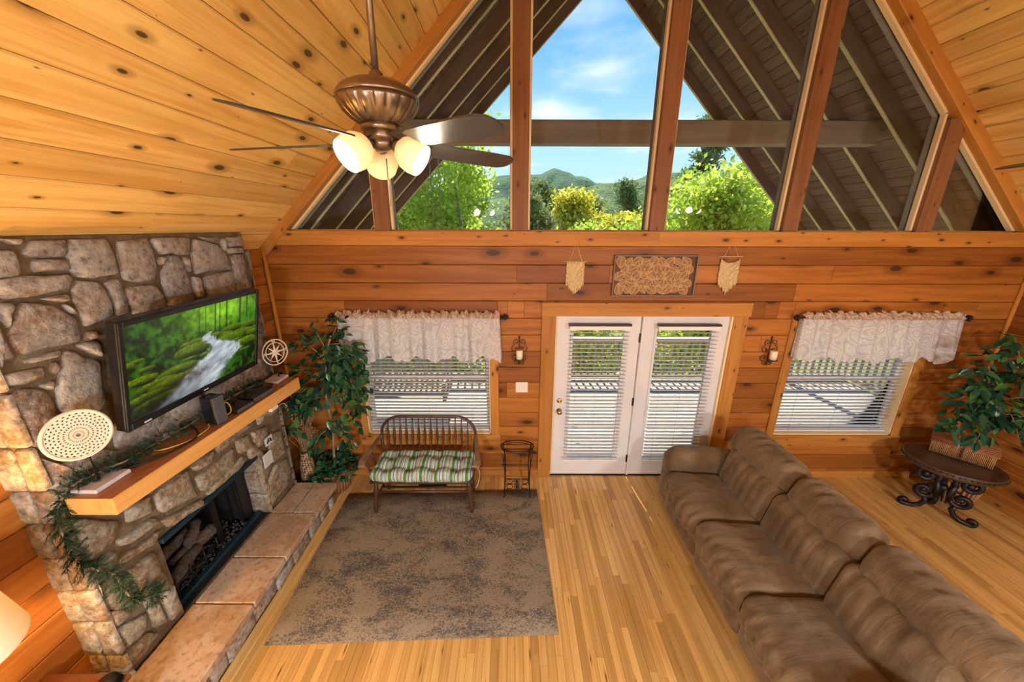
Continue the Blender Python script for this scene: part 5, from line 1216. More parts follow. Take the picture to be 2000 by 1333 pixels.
# ------------------------------------------------------------------ wire stand
def wire_stand():
    x0, x1, y0, y1 = -.085, .21, 3.44, 3.70; zs = .455; cx = (x0+x1)/2
    t = empty('wire_magazine_stand', (cx, 3.57, 0)); tag(t, 'small black wrought iron stand between bench and door', 'stand')
    ell = lambda z, rx, ry: [(cx+rx*math.cos(a), 3.585+ry*math.sin(a), z) for a in np.linspace(0, 2*math.pi, 32, endpoint=False)]
    child(MB().tube(ell(.60, .185, .115), .007, 6, closed=True).build('top_ring', M['black_metal']), t)
    child(MB().tube(ell(.575, .178, .108), .004, 6, closed=True).build('lower_ring', M['black_metal']), t)
    for z, dy in ((.59, -.045), (.59, .045)): child(MB().tube([(cx-.17, 3.585+dy, z), (cx+.17, 3.585+dy, z)], .005, 6).build('cross_bar', M['black_metal']), t)
    for x in (x0, x1):
        for y in (y0, y1):
            s = 1 if x == x1 else -1
            child(MB().tube(spline([(x, y, .0175 if y < 3.56 else .0), (x-s*.012, y+.003, .25), (x-s*.004, y, .42), (x+s*.02, y+(.04 if y == y0 else -.03), .575)]), .0065, 6).build('leg', M['black_metal']), t)
    child(MB().tube([(x0-.03, y0, zs), (x1+.03, y0, zs)], .006, 6).tube([(x0, y0, zs), (x0, y1, zs)], .005, 6).tube([(x1, y0, zs), (x1, y1, zs)], .005, 6).build('shelf_rail', M['black_metal']), t)
    sc = MB()
    for z in (.13, .20, .27): sc.tube([(x0+.008, y0+.002, z), (x1-.008, y0+.002, z)], .004, 5)
    for zc in (.165, .235):
        for dx in (-.085, 0, .085):
            sc.tube([(cx+dx+.034*math.cos(a), y0+.002, zc+.030*math.sin(a)) for a in np.linspace(0, 2*math.pi, 18, endpoint=False)], .004, 5, closed=True)
        sc.lathe(sphere_prof(.022, 6), 8, Matrix.Translation((cx, y0+.002, zc)) @ Matrix.Diagonal((1, .4, 1, 1)))
    child(sc.build('scroll_panel', M['black_metal']), t)
wire_stand()

# ------------------------------------------------------------------ sofa
def sofa():
    t = empty('reclining_sofa', (2.2, 2.3, 0)); tag(t, 'three seat brown microfibre reclining sofa', 'sofa')
    c_ = lambda o: child(o, t)
    YA, YZ = 3.28, 1.26; n3 = (YA-YZ)/3
    c_(soft('base_frame', (.86, YA-YZ+.30, .40), .04, M['sofa'], None, 10, M=Matrix.Translation((2.24, (YA+YZ)/2, .24))))
    c_(soft('outer_back', (.17, YA-YZ+.36, .78), .07, M['sofa'], None, 12, M=Matrix.Translation((2.615, (YA+YZ)/2, .43)) @ Matrix.Rotation(R_(5), 4, 'Y')))
    for i in range(3):
        yc = YA-n3*(i+.5); ph = i*1.7
        def seatf(U, P, Nn, ph=ph):
            o = np.zeros_like(P); up = np.clip(U[:, 2], 0, 1); fr = np.clip(-U[:, 0], 0, 1)
            y = P[:, 1]; x = P[:, 0]
            wr = np.sin(y*46+ph+3*np.sin(x*7+ph)+1.2*np.sin(x*21))*.5+np.sin(y*83+2*np.sin(x*11+ph))*.3
            e = .35+.65*np.exp(-((x+.06)/.12)**2)
            o[:, 2] += up*wr*.0085*e*(1-np.abs(U[:, 1])**6); o[:, 2] -= up*.010*np.exp(-((x+.03)/.012)**2)
            o[:, 2] -= up*.03*np.clip(U[:, 0], 0, 1)**2; o[:, 2] += up*.022*np.exp(-((x+.2)/.11)**2)
            o[:, 0] -= fr**4*(.010*np.sin(y*60+ph)+.006*np.sin(y*95+P[:, 2]*40))*(1-np.abs(U[:, 1])**8)+fr**4*.03*(1-U[:, 1]**2)
            return o
        c_(soft('seat_cushion', (.64, n3+.006, .25), .075, M['sofa'], None, 34, .035, seatf, Matrix.Translation((1.945, yc, .375))))
        def frontf(U, P, Nn, ph=ph):
            o = np.zeros_like(P); fr = np.clip(-U[:, 0], 0, 1)
            o[:, 0] -= fr*(.009*np.sin(P[:, 1]*38+ph+P[:, 2]*9)*np.clip(U[:, 2]+.6, 0, 1)); return o
        c_(soft('footrest_panel', (.14, n3-.012, .27), .05, M['sofa'], None, 18, .0, frontf, Matrix.Translation((1.72, yc, .185))))
        hw = n3 if i != 0 else n3
        def lumf(U, P, Nn, ph=ph):
            o = np.zeros_like(P); fr = np.clip(-U[:, 0], 0, 1); g = np.clip((U[:, 2]-.1)/.9, 0, 1)
            o[:, 0] += fr*(0.016*np.sin(P[:, 1]*42+ph+2*np.sin(P[:, 2]*14))*g**1.5+.006*np.sin(P[:, 1]*75+ph))
            o[:, 0] -= fr*.045*(1-U[:, 1]**2)*(1-.6*U[:, 2]**2); return o
        c_(soft('back_cushion', (.26, n3+.012, .42), .09, M['sofa'], None, 30, 0, lumf, Matrix.Translation((2.335, yc, .60)) @ Matrix.Rotation(R_(14), 4, 'Y')))
        ph2 = ph+.8
        yext = .0
        def pilf(U, P, Nn, ph=ph2):
            o = np.zeros_like(P); fr = np.clip(-U[:, 0], 0, 1); lo = np.clip(-U[:, 2], 0, 1); hi = np.clip(U[:, 2], 0, 1)
            g = np.sin(P[:, 1]*40+ph+2.2*np.sin(P[:, 2]*15+ph))
            o[:, 0] += fr*(.016*g*lo**1.3+.006*np.sin(P[:, 1]*66+ph)*hi); o[:, 2] += hi**2*.008*np.sin(P[:, 1]*52+ph+P[:, 0]*20)+lo*.006*g
            o[:, 0] -= fr*.05*(1-U[:, 1]**2)*(1-U[:, 2]**2); return o
        wy = n3+(.16 if i in (0, 2) else .0)-.006; yo = .08 if i == 0 else (-.08 if i == 2 else 0)
        c_(soft('headrest_pillow', (.30, wy, .34), .13, M['sofa'], None, 32, 0, pilf, Matrix.Translation((2.475, yc+yo, .835)) @ Matrix.Rotation(R_(24), 4, 'Y')))
    for nm, yc in (('far', YA+.125), ('near', YZ-.125)):
        def armf(U, P, Nn):
            o = np.zeros_like(P); up = np.clip(U[:, 2], 0, 1); o[:, 2] += up*(.02*np.cos(U[:, 1]*1.4)-.03*np.clip(U[:, 0], 0, 1)); o[:, 1] += .012*np.sin(P[:, 0]*22)*np.clip(U[:, 2], 0, 1)*np.sign(U[:, 1]); return o
        c_(soft('armrest', (.78, .27, .30), .11, M['sofa'], None, 18, .02, armf, Matrix.Translation((2.06, yc, .515))))
        c_(soft('arm_side', (.82, .22, .44), .05, M['sofa'], None, 8, M=Matrix.Translation((2.09, yc, .245))))
sofa()

# ------------------------------------------------------------------ ficus trees, planters, vase
LEAF = None
def leaf_mesh():
    me = bpy.data.meshes.new('leaf'); L_, w, f = 1.0, .24, .07
    V = [(0, 0, 0), (w*.8, L_*.25, f), (w, L_*.5, f), (w*.55, L_*.8, f*.4), (0, L_, -.06), (-w*.55, L_*.8, f*.4), (-w, L_*.5, f), (-w*.8, L_*.25, f), (0, L_*.25, 0), (0, L_*.5, .0), (0, L_*.8, -.02)]
    F = [(0, 1, 8), (1, 2, 9, 8), (2, 3, 10, 9), (3, 4, 10), (0, 8, 7), (8, 9, 6, 7), (9, 10, 5, 6), (10, 4, 5)]
    me.from_pydata(V, [], F); me.update(); me.polygons.foreach_set('use_smooth', [True]*8); me.materials.append(M['ficus_leaf']); return me
FL = leaf_mesh()
def ficus(label, base, trunk, sprays, nleaf, seed, size, lim):
    rr = random.Random(seed); t = empty('ficus_tree', base); tag(t, label, 'plant')
    child(MB().tube(spline(trunk, 6), [.016-.008*i/(len(spline(trunk, 6))-1) for i in range(len(spline(trunk, 6)))], 8).build('trunk', M['ficus_bark']), t)
    tot = sum(s[3] for s in sprays); spots = []
    for (p0, p1, sag, wt) in sprays:
        p0, p1 = Vector(p0), Vector(p1); mid = p0.lerp(p1, .5)+Vector((0, 0, sag)); pts = spline([p0, mid, p1], 8)
        child(MB().tube(pts, [.006-.004*i/(len(pts)-1) for i in range(len(pts))], 5).build('branch', M['ficus_bark']), t)
        n = max(2, round(nleaf*wt/tot))
        for k in range(n):
            s = .18+.82*(k+rr.random())/n; i = min(int(s*(len(pts)-1)), len(pts)-2); p = pts[i].lerp(pts[i+1], s*(len(pts)-1)-i)
            q = p+Vector((rr.gauss(0, .045), rr.gauss(0, .04), rr.gauss(-.01, .05))); q.x = min(max(q.x, lim[0]), lim[1]); q.y = min(max(q.y, lim[2]), lim[3])
            spots.append((q, (p1-p0).normalized()))
    rr.shuffle(spots); LV = np.array([v.co[:] for v in FL.vertices]); LF = [tuple(f.vertices) for f in FL.polygons]; RV = []; RF = []
    for li, (p, d) in enumerate(spots):
        out = (d*.5+Vector((rr.uniform(-1, 1), rr.uniform(-1, .6), rr.uniform(-1.1, .25)))).normalized()
        up = Vector((rr.uniform(-.5, .5), rr.uniform(-.9, .1), 1)).normalized(); z = (up-out*up.dot(out)).normalized(); x = out.cross(z); s = size*rr.uniform(.7, 1.25)
        m = axes((0, 0, 0), x*s, out*s, z*s); m.translation = p-Vector(base)
        if li < 290:
            o = bpy.data.objects.new('leaf', FL); COL.objects.link(o); o.parent = t; o.matrix_basis = m
        else:
            b0 = len(RV); RV += [tuple(m @ Vector(v)) for v in LV]; RF += [tuple(i+b0 for i in f) for f in LF]
    if RV: o = mesh_np('leaf_mass', RV, RF, M['ficus_leaf'], t, True); o['kind'] = 'stuff'
    return t
ficus('leafy ficus tree in the corner between fireplace and bench', (-2.06, 3.62, .10),
      [(-2.06, 3.62, .12), (-2.05, 3.62, .45), (-2.01, 3.61, .85), (-2.02, 3.6, 1.2), (-1.95, 3.6, 1.65), (-1.86, 3.58, 1.9)],
      [((-1.98, 3.60, 1.45), (-1.62, 3.50, 1.05), .16, 34), ((-1.96, 3.60, 1.55), (-1.55, 3.50, 1.25), .18, 34), ((-1.95, 3.6, 1.65), (-1.56, 3.52, 1.55), .12, 26), ((-1.93, 3.6, 1.7), (-1.70, 3.48, 1.40), .1, 22),
       ((-1.90, 3.59, 1.8), (-1.78, 3.66, 2.06), .0, 14), ((-1.90, 3.59, 1.8), (-1.55, 3.58, 1.72), .05, 14), ((-1.95, 3.6, 1.6), (-2.2, 3.55, 1.85), .05, 14), ((-1.93, 3.6, 1.7), (-2.05, 3.62, 1.98), .02, 8), ((-1.98, 3.6, 1.4), (-2.30, 3.50, 1.5), .06, 14),
       ((-2.0, 3.6, 1.3), (-2.38, 3.48, 1.10), .12, 26), ((-2.01, 3.6, 1.2), (-2.36, 3.48, .85), .14, 24), ((-2.0, 3.6, 1.3), (-2.2, 3.45, 1.15), .06, 16), ((-2.02, 3.6, .9), (-1.82, 3.5, .62), .12, 18), ((-2.03, 3.6, .8), (-2.2, 3.48, .62), .06, 12), ((-2.0, 3.6, 1.5), (-1.75, 3.45, 1.0), .2, 22)], 620, 31, .105, (-2.47, -1.4, 3.44, 3.73))
ficus('leafy ficus tree behind the scroll leg oval table', (5.02, 3.42, .10),
      [(5.02, 3.42, .12), (5.0, 3.40, .6), (4.95, 3.38, 1.1), (4.92, 3.34, 1.5), (4.98, 3.3, 1.85)],
      [((4.95, 3.36, 1.45), (4.42, 3.28, 1.62), .1, 20), ((4.94, 3.36, 1.4), (4.40, 3.26, 1.35), .14, 30), ((4.95, 3.36, 1.25), (4.42, 3.24, 1.05), .14, 34), ((4.95, 3.36, 1.3), (4.50, 3.2, 1.22), .1, 26), ((4.95, 3.36, 1.2), (4.60, 3.15, .98), .12, 28),
       ((4.93, 3.34, 1.55), (4.55, 3.3, 1.85), .05, 18), ((4.95, 3.32, 1.7), (4.75, 3.3, 1.98), .02, 14), ((4.96, 3.3, 1.75), (5.2, 3.1, 1.9), .03, 16), ((4.95, 3.36, 1.3), (5.2, 3.0, 1.35), .1, 26), ((4.96, 3.36, 1.15), (5.18, 3.0, .98), .12, 30), ((4.95, 3.36, 1.2), (4.85, 3.05, 1.05), .1, 24), ((4.95, 3.36, 1.5), (4.8, 3.1, 1.55), .08, 20), ((4.96, 3.36, 1.4), (5.25, 3.15, 1.6), .08, 18)], 560, 32, .115, (4.2, 5.26, 2.6, 3.72))
def planter(cx, cy, r0, r1, h, lab, ivy):
    t = empty('wicker_planter', (cx, cy, 0)); tag(t, lab, 'planter'); n = 26
    child(MB().lathe([(r0-.012, .003), (r1-.012, h), (r1-.03, h), (r0-.03, .03), (1e-4, .03)], 26, Matrix.Translation((cx, cy, 0))).build('liner', M['wicker']), t)
    for k in range(n):
        a = 2*math.pi*k/n; p0 = (cx+r0*math.cos(a), cy+r0*math.sin(a), .004); p1 = (cx+r1*math.cos(a), cy+r1*math.sin(a), h)
        child(MB().tube([p0, p1], .0125, 6).build('stave', M['wicker']), t)
    child(MB().tube([(cx+(r1+.004)*math.cos(a), cy+(r1+.004)*math.sin(a), h) for a in np.linspace(0, 2*math.pi, 30, endpoint=False)], .013, 6, closed=True).build('rim', M['wicker']), t)
    child(MB().lathe([(1e-4, h*.8), (r1-.035, h*.8)], 20, Matrix.Translation((cx, cy, 0)), cap=False).build('soil', M['bark']), t)
    if ivy:
        g = np.random.default_rng(9); N = 520; th = g.uniform(0, 2*math.pi, N); rad = np.sqrt(g.random(N))*(r1+.10); z = h+.02+.14*(1-(rad/(r1+.1))**2)*g.random(N)+.02-.10*np.clip(rad-r1, 0, 1)/.1*g.random(N)
        c = np.stack([cx+rad*np.cos(th), cy+rad*np.sin(th), z], -1); c[:, 1] = np.minimum(c[:, 1], YF-.07); c[:, 0] = np.maximum(c[:, 0], -2.52)
        d = g.normal(size=(N, 3)); d[:, 2] = np.abs(d[:, 2])*.5; d /= np.linalg.norm(d, axis=1, keepdims=True); e = np.cross(d, g.normal(size=(N, 3))); e /= np.linalg.norm(e, axis=1, keepdims=True); s = g.uniform(.022, .042, (N, 1))
        V = np.stack([c-d*s, c+e*s*.7, c+d*s, c-e*s*.7], 1).reshape(-1, 3); o = mesh_np('undergrowth', V, np.arange(N*4).reshape(-1, 4), M['ivy_leaf']); o['kind'] = 'stuff'; child(o, t)
planter(-2.08, 3.62, .135, .175, .27, 'wicker planter with ivy beside the hearth', True)
planter(5.03, 3.44, .14, .18, .30, 'wicker planter half hidden behind the oval table', False)
def vase():
    t = empty('floor_vase', (-2.32, 3.53, 0)); tag(t, 'tall brown woven pattern vase of dried flowers behind the hearth', 'vase')
    child(MB().lathe([(.05, .001), (.075, .08), (.085, .25), (.075, .42), (.05, .52), (.055, .56), (.045, .56), (.042, .50), (1e-4, .48)], 18, Matrix.Translation((-2.32, 3.53, 0))).build('body', M['vase']), t)
    rr = random.Random(8); st = MB(); fl = MB()
    for k in range(34):
        p = Vector((-2.32+rr.gauss(.02, .06), min(3.53+rr.gauss(0, .06), 3.78), .70+rr.uniform(0, .32))); st.tube([(-2.32+rr.uniform(-.02, .02), 3.53, .5), tuple((p+Vector((-2.32, 3.53, .55)))/2), tuple(p)], .0022, 4)
        for q in range(7):
            c = p+Vector((rr.gauss(0, .022), rr.gauss(0, .022), rr.gauss(0, .03))); r = rr.uniform(.004, .010); fl.lathe([(1e-4, -r), (r, 0), (1e-4, r)], 5, Matrix.Translation(c), sm=False)
    child(st.build('stems', M['dried']), t); o = fl.build('dried_blossoms', M['dried']); o['kind'] = 'stuff'; child(o, t)
vase()

# ------------------------------------------------------------------ console table with rattan box
def console():
    ct = Vector((4.625, 3.27, 0)); ang = R_(-40); zt_ = .64; RX, RY = .37, .315
    t = empty('oval_side_table', ct); tag(t, 'dark oval side table on scrolled iron legs', 'table'); Rm = Matrix.Translation(ct) @ Matrix.Rotation(ang, 4, 'Z')
    EL = Rm @ Matrix.Diagonal((RX, RY, 1, 1))
    child(MB().lathe([(1e-4, zt_-.036), (.97, zt_-.036), (1, zt_-.028), (1, zt_-.010), (.985, zt_-.002), (.90, zt_), (.89, zt_-.003), (1e-4, zt_-.003)], 48, EL, sm=False, cap=False).build('top', M['table_dark']), t)
    child(MB().lathe([(.90, zt_-.08), (.93, zt_-.036)], 48, EL, cap=True).build('apron', M['table_dark']), t)
    bd = MB()
    for k in range(56):
        a = 2*math.pi*k/56; bd.lathe(sphere_prof(.010, 4), 6, Rm @ Matrix.Translation((RX*math.cos(a), RY*math.sin(a), zt_-.030)))
    child(bd.build('beaded_edge', M['black_metal']), t)
    def leg(px, py, a):
        Lm = Rm @ Matrix.Translation((px, py, 0)) @ Matrix.Rotation(a, 4, 'Z'); b = MB()
        def sp(c, r0, r1, a0, a1, n=16): return [(c[0]+(r0+(r1-r0)*k/n)*math.cos(a0+(a1-a0)*k/n), c[1]+(r0+(r1-r0)*k/n)*math.sin(a0+(a1-a0)*k/n)) for k in range(n+1)]
        paths = [sp((.055, .44), .095, .03, math.pi*.75, -math.pi*1.25), [(.0, .565), (-.02, .50)]+sp((.055, .44), .095, .095, math.pi*.75, math.pi*1.15, 5),
                 [(-.03, .40), (-.05, .30), (-.04, .22)]+sp((.04, .25), .085, .022, -math.pi*.95, math.pi*1.2),
                 [(.02, .175), (.0, .12), (.03, .06), (.08, .028), (.13, .022)]+sp((.15, .056), .036, .014, -math.pi*.5, math.pi*.9)]
        for i, pth in enumerate(paths):
            pts = [tuple(Lm @ Vector((x, 0, max(z, .021)))) for x, z in pth]; b.tube(pts, .025, 8)
        b.lathe(sphere_prof(.032, 6), 10, Lm @ Matrix.Translation((.06, 0, .44)) @ Matrix.Diagonal((1, .7, 1, 1))).lathe(sphere_prof(.028, 6), 10, Lm @ Matrix.Translation((.04, 0, .25)) @ Matrix.Diagonal((1, .7, 1, 1)))
        child(b.build('scroll_leg', M['black_metal']), t)
    leg(-.09, -.05, math.pi*1.02); leg(.10, -.06, -math.pi*.05); leg(0, .05, math.pi/2)
    child(MB().lathe([(.03, .30), (.045, .33), (.03, .36)], 14, Rm @ Matrix.Translation((0, -.02, 0))).tube([tuple(Rm @ Vector(p)) for p in ((-.12, -.05, .33), (0, -.03, .33), (.12, -.06, .33))], .014, 8).build('leg_collar', M['black_metal']), t)
    # rattan box
    z0 = zt_+.001; bx = empty('rattan_box', (4.775, 3.34, z0)); tag(bx, 'rectangular rattan stick box with tie on the oval table', 'box'); Bm = Matrix.Translation((4.775, 3.345, z0)) @ Matrix.Rotation(R_(-51), 4, 'Z'); bl, bd_, bh = .44, .17, .165
    child(MB().box(-bl/2+.008, bl/2-.008, -bd_/2+.008, bd_/2-.008, 0, bh, Bm).build('body', M['bench_wood']), bx)
    s = MB(); n = 38
    for k in range(n):
        x = -bl/2+bl*(k+.5)/n
        for y in (-bd_/2+.004, bd_/2-.004): s.tube([tuple(Bm @ Vector((x, y, .003))), tuple(Bm @ Vector((x, y, bh-.01)))], .0046*(1+.12*math.sin(k*5.1)), 5)
    for k in range(15):
        y = -bd_/2+bd_*(k+.5)/15
        for x in (-bl/2+.004, bl/2-.004): s.tube([tuple(Bm @ Vector((x, y, .003))), tuple(Bm @ Vector((x, y, bh-.01)))], .0046*(1+.12*math.sin(k*5.1)), 5)
    o = s.build('side_sticks', M['stick']); o['kind'] = 'stuff'; child(o, bx)
    for k in range(14):
        y = -bd_/2-.012+(bd_+.024)*(k+.5)/14; child(MB().tube([tuple(Bm @ Vector((-bl/2-.015, y, bh+.004+.006*math.sin(k*2.1)))), tuple(Bm @ Vector((bl/2+.015, y, bh+.004-.004*math.sin(k*1.3))))], .007, 6).build('lid_stick', M['stick_dark']), bx)
    for y in (-bd_/2-.008, bd_/2+.008):
        for dz in (-.012, -.026): child(MB().tube([tuple(Bm @ Vector((-bl/2-.012, y, bh+dz))), tuple(Bm @ Vector((bl/2+.012, y, bh+dz)))], .007, 6).build('lid_edge_stick', M['stick_dark']), bx)
    child(MB().tube([tuple(Bm @ Vector(p)) for p in ((0, -bd_/2-.018, .04), (0, -bd_/2-.02, bh-.02), (0, -bd_/2-.012, bh+.012), (0, 0, bh+.02), (0, bd_/2+.012, bh+.012))], .007, 6).build('tie', M['bench_wood']), bx)
console()

# ------------------------------------------------------------------ end table and lamp by the near edge of the hearth
t = empty('end_table', (-2.33, 1.10, 0)); tag(t, 'dark brown end table at the near end of the fireplace', 'table')
child(MB().cbox(-2.555, -2.10, .78, 1.375, .575, .605, .006).build('top', M['brown_table']), t); child(MB().box(-2.53, -2.125, .81, 1.35, .50, .575).build('apron', M['brown_table']), t)
for x in (-2.52, -2.135):
    for y in (.82, 1.335): child(MB().cbox(x-.02, x+.02, y-.02, y+.02, 0, .50, .004).build('leg', M['brown_table']), t)
child(MB().box(-2.53, -2.125, .81, 1.35, .16, .18).build('shelf', M['brown_table']), t)
o = MB().lathe([(.05, .001), (.055, .01), (.035, .02), (.045, .04), (.03, .05), (1e-4, .05)], 18, Matrix.Translation((-2.16, 1.315, .606))).build('dark_candle_dish', M['black_metal']); tag(o, 'small round dark dish on the end table edge', 'dish')
L0 = Vector((-2.318, 1.0, .606)); t = empty('table_lamp', L0); tag(t, 'table lamp with a plain cream shade at the lower picture corner', 'lamp')
child(MB().lathe([(.085, .0), (.085, .012), (.03, .03), (.022, .08), (.06, .18), (.07, .28), (.045, .38), (.016, .44), (.012, .62), (1e-4, .62)], 20, Matrix.Translation(L0)).build('base', M['bronze']), t)
sh = child(MB().lathe([(.245, .66), (.19, .94), (.188, .94), (.243, .66)], 32, Matrix.Translation(L0), cap=False).build('shade', M['lamp_shade']), t)
child(MB().lathe(sphere_prof(.035, 8, .78), 12, Matrix.Translation(L0)).build('bulb', M['bulb']), t)
def lamp(name, loc, energy, col, r):
    l = bpy.data.lights.new(name, 'POINT'); l.energy = energy; l.color = col; l.shadow_soft_size = r; o = bpy.data.objects.new(name, l); o.location = loc; COL.objects.link(o); return o
lamp('table_lamp_light', L0+Vector((0, 0, .86)), 60, (1, .50, .12), .04)

# ------------------------------------------------------------------ ceiling fans
def fan(hub, phi0, label, tipz, labs):
    hx, hy, hz = hub           # hz = blade hub height
    t = empty('ceiling_fan', (hx, hy, hz)); tag(t, label, 'ceiling fan', 'ceiling fans'); Tm = Matrix.Translation((hx, hy, 0))
    zc = roofz(hx)
    child(MB().tube([(hx, hy, hz+.10), (hx, hy, zc-.05)], .013, 10).build('downrod', M['bronze']), t)
    child(MB().lathe([(.018, -.14), (.05, -.10), (.07, -.04), (.072, .06)], 18, Matrix.Translation((hx, hy, zc))).build('canopy', M['bronze']), t)
    child(MB().lathe([(.02, .125), (.026, .118), (.022, .104), (.045, .096), (.10, .082), (.133, .064), (.148, .046), (.150, .038), (.146, .030)], 40, Matrix.Translation((hx, hy, hz))).build('motor_cover', M['bronze']), t)
    child(MB().lathe([(.148, .030), (.146, .018), (.13, -.008), (.105, -.032), (.078, -.048), (.07, -.052)], 144, Matrix.Translation((hx, hy, hz)), flute=lambda a, i: 1+(.08 if 0 < i < 5 else 0)*(abs(math.sin(a*9))**.35-.8)).build('fluted_housing', M['bronze']), t)
    child(MB().lathe([(.072, -.05), (.074, -.068), (.060, -.074), (.044, -.077), (.044, -.105), (.047, -.11), (.042, -.125), (.02, -.138), (1e-4, -.142)], 24, Matrix.Translation((hx, hy, hz))).build('switch_housing', M['bronze']), t)
    zi = hz-.060; zr = tipz+.012
    for k in range(5):
        a = phi0-k*R_(72); Bm = Tm @ Matrix.Rotation(a, 4, 'Z')
        bl = MB(); prof = [(.19, .045), (.22, .058), (.30, .062), (.48, .066), (.55, .062), (.58, .045), (.592, .02)]; pit = R_(-13); V = []
        for (r, w) in prof:
            zz = zr+(tipz-zr)*(r-.19)/.4
            for s in (-1, 1): V += [Bm @ Vector((r, s*w*math.cos(pit), zz+s*w*math.sin(pit)+.003)), Bm @ Vector((r, s*w*math.cos(pit), zz+s*w*math.sin(pit)-.003))]
        n = len(prof); F = []
        for i in range(n-1):
            b = i*4; F += [(b, b+2, b+6, b+4), (b+1, b+5, b+7, b+3), (b, b+4, b+5, b+1), (b+2, b+3, b+7, b+6)]
        F += [(0, 1, 3, 2), ((n-1)*4, (n-1)*4+2, (n-1)*4+3, (n-1)*4+1)]
        b_ = child(bl.add(V, F).build('blade', M['blade_dark']), t)
        ir = MB(); V = []; pr = [(.06, .016, zi+.006), (.10, .014, zi-.004), (.14, .024, zr+.005), (.19, .046, zr-.002), (.24, .036, zr-.006), (.275, .010, zr-.008)]
        for (r, w, z) in pr:
            for s in (-1, 1): V += [Bm @ Vector((r, s*w, z+s*w*math.sin(pit)*(r > .15)+.001)), Bm @ Vector((r, s*w, z+s*w*math.sin(pit)*(r > .15)-.006))]
        n = len(pr); F = []
        for i in range(n-1):
            b = i*4; F += [(b, b+2, b+6, b+4), (b+1, b+5, b+7, b+3), (b, b+4, b+5, b+1), (b+2, b+3, b+7, b+6)]
        F += [(0, 1, 3, 2), ((n-1)*4, (n-1)*4+2, (n-1)*4+3, (n-1)*4+1)]
        o = ir.add(V, F).build('blade_iron', M['bronze']); o.parent = b_; o.matrix_parent_inverse = Matrix.Translation(-t.location)
    for k, a in enumerate((R_(-128), R_(-8), R_(112))):
        Am = Matrix.Translation((hx, hy, hz-.112)) @ Matrix.Rotation(a, 4, 'Z'); tl = R_(122)
        Sm = Am @ Matrix.Translation((.058, 0, -.006)) @ Matrix.Rotation(tl, 4, 'Y')      # local +z points out and down
        o = child(MB().tube([tuple(Am @ Vector(p)) for p in ((.02, 0, .02), (.045, 0, .012), (.062, 0, -.012))], .012, 8).lathe([(.022, -.01), (.024, .012), (.02, .02)], 14, Sm).build('light_arm', M['bronze']), t)
        sh = child(MB().lathe([(.024, .008), (.045, .022), (.062, .05), (.066, .08), (.061, .112), (.058, .112), (.063, .08), (.059, .052), (.043, .026), (.022, .012)], 28, Sm, cap=False).build('glass_shade', M['shade_glass']), t)
        bp = child(MB().lathe([(.012, .015), (.014, .03), (.028, .055), (.031, .072), (.024, .092), (1e-4, .1)], 16, Sm).build('bulb', M['bulb']), t)
        lamp('fan_bulb_light', Sm @ Vector((0, 0, .122)), 4, (1, .86, .62), .05)
    child(MB().tube([(hx+.02, hy-.03, hz-.17), (hx+.02, hy-.032, hz-.34)], .0022, 5).build('pull_chain', M['chain']), t)
fan((-.503, 1.568, 3.385), R_(-110.4), 'bronze five blade ceiling fan with three lit glass shades', 3.256, None)
fan((2.85, 1.67, 3.42), R_(101), 'ceiling fan at the picture edge with only one blade tip showing', 3.292, None)
# added fill lights behind the viewer, built as pendants to brighten the room
for i, (px, py, lab) in enumerate(((-.9, -1.5, 'added round fill pendant behind the viewer, fireplace side'), (3.7, -1.5, 'added round fill pendant behind the viewer, sofa side'), (1.4, -2.6, 'added round fill pendant nearest the back wall'))):
    pz = 2.25; t = empty('fill_pendant', (px, py, pz)); tag(t, lab, 'lamp', 'added fill pendants behind the viewer')
    child(MB().tube([(px, py, pz+.30), (px, py, roofz(px)-.02)], .008, 6).build('fill_pendant_cord', M['black_metal']), t)
    child(MB().lathe([(.05, .29), (.06, .27), (.05, .25)], 16, Matrix.Translation((px, py, pz))).build('cap', M['bronze']), t)
    child(MB().lathe([(.06, .26), (.18, .20), (.25, .08), (.27, 0), (.268, 0), (.247, .08), (.178, .198), (.058, .255)], 28, Matrix.Translation((px, py, pz)), cap=False).build('glass_shade', M['shade_glass']), t)
    lamp('fill_pendant_light', (px, py, pz-.02), FILL_W, (.93, .97, 1), .22)
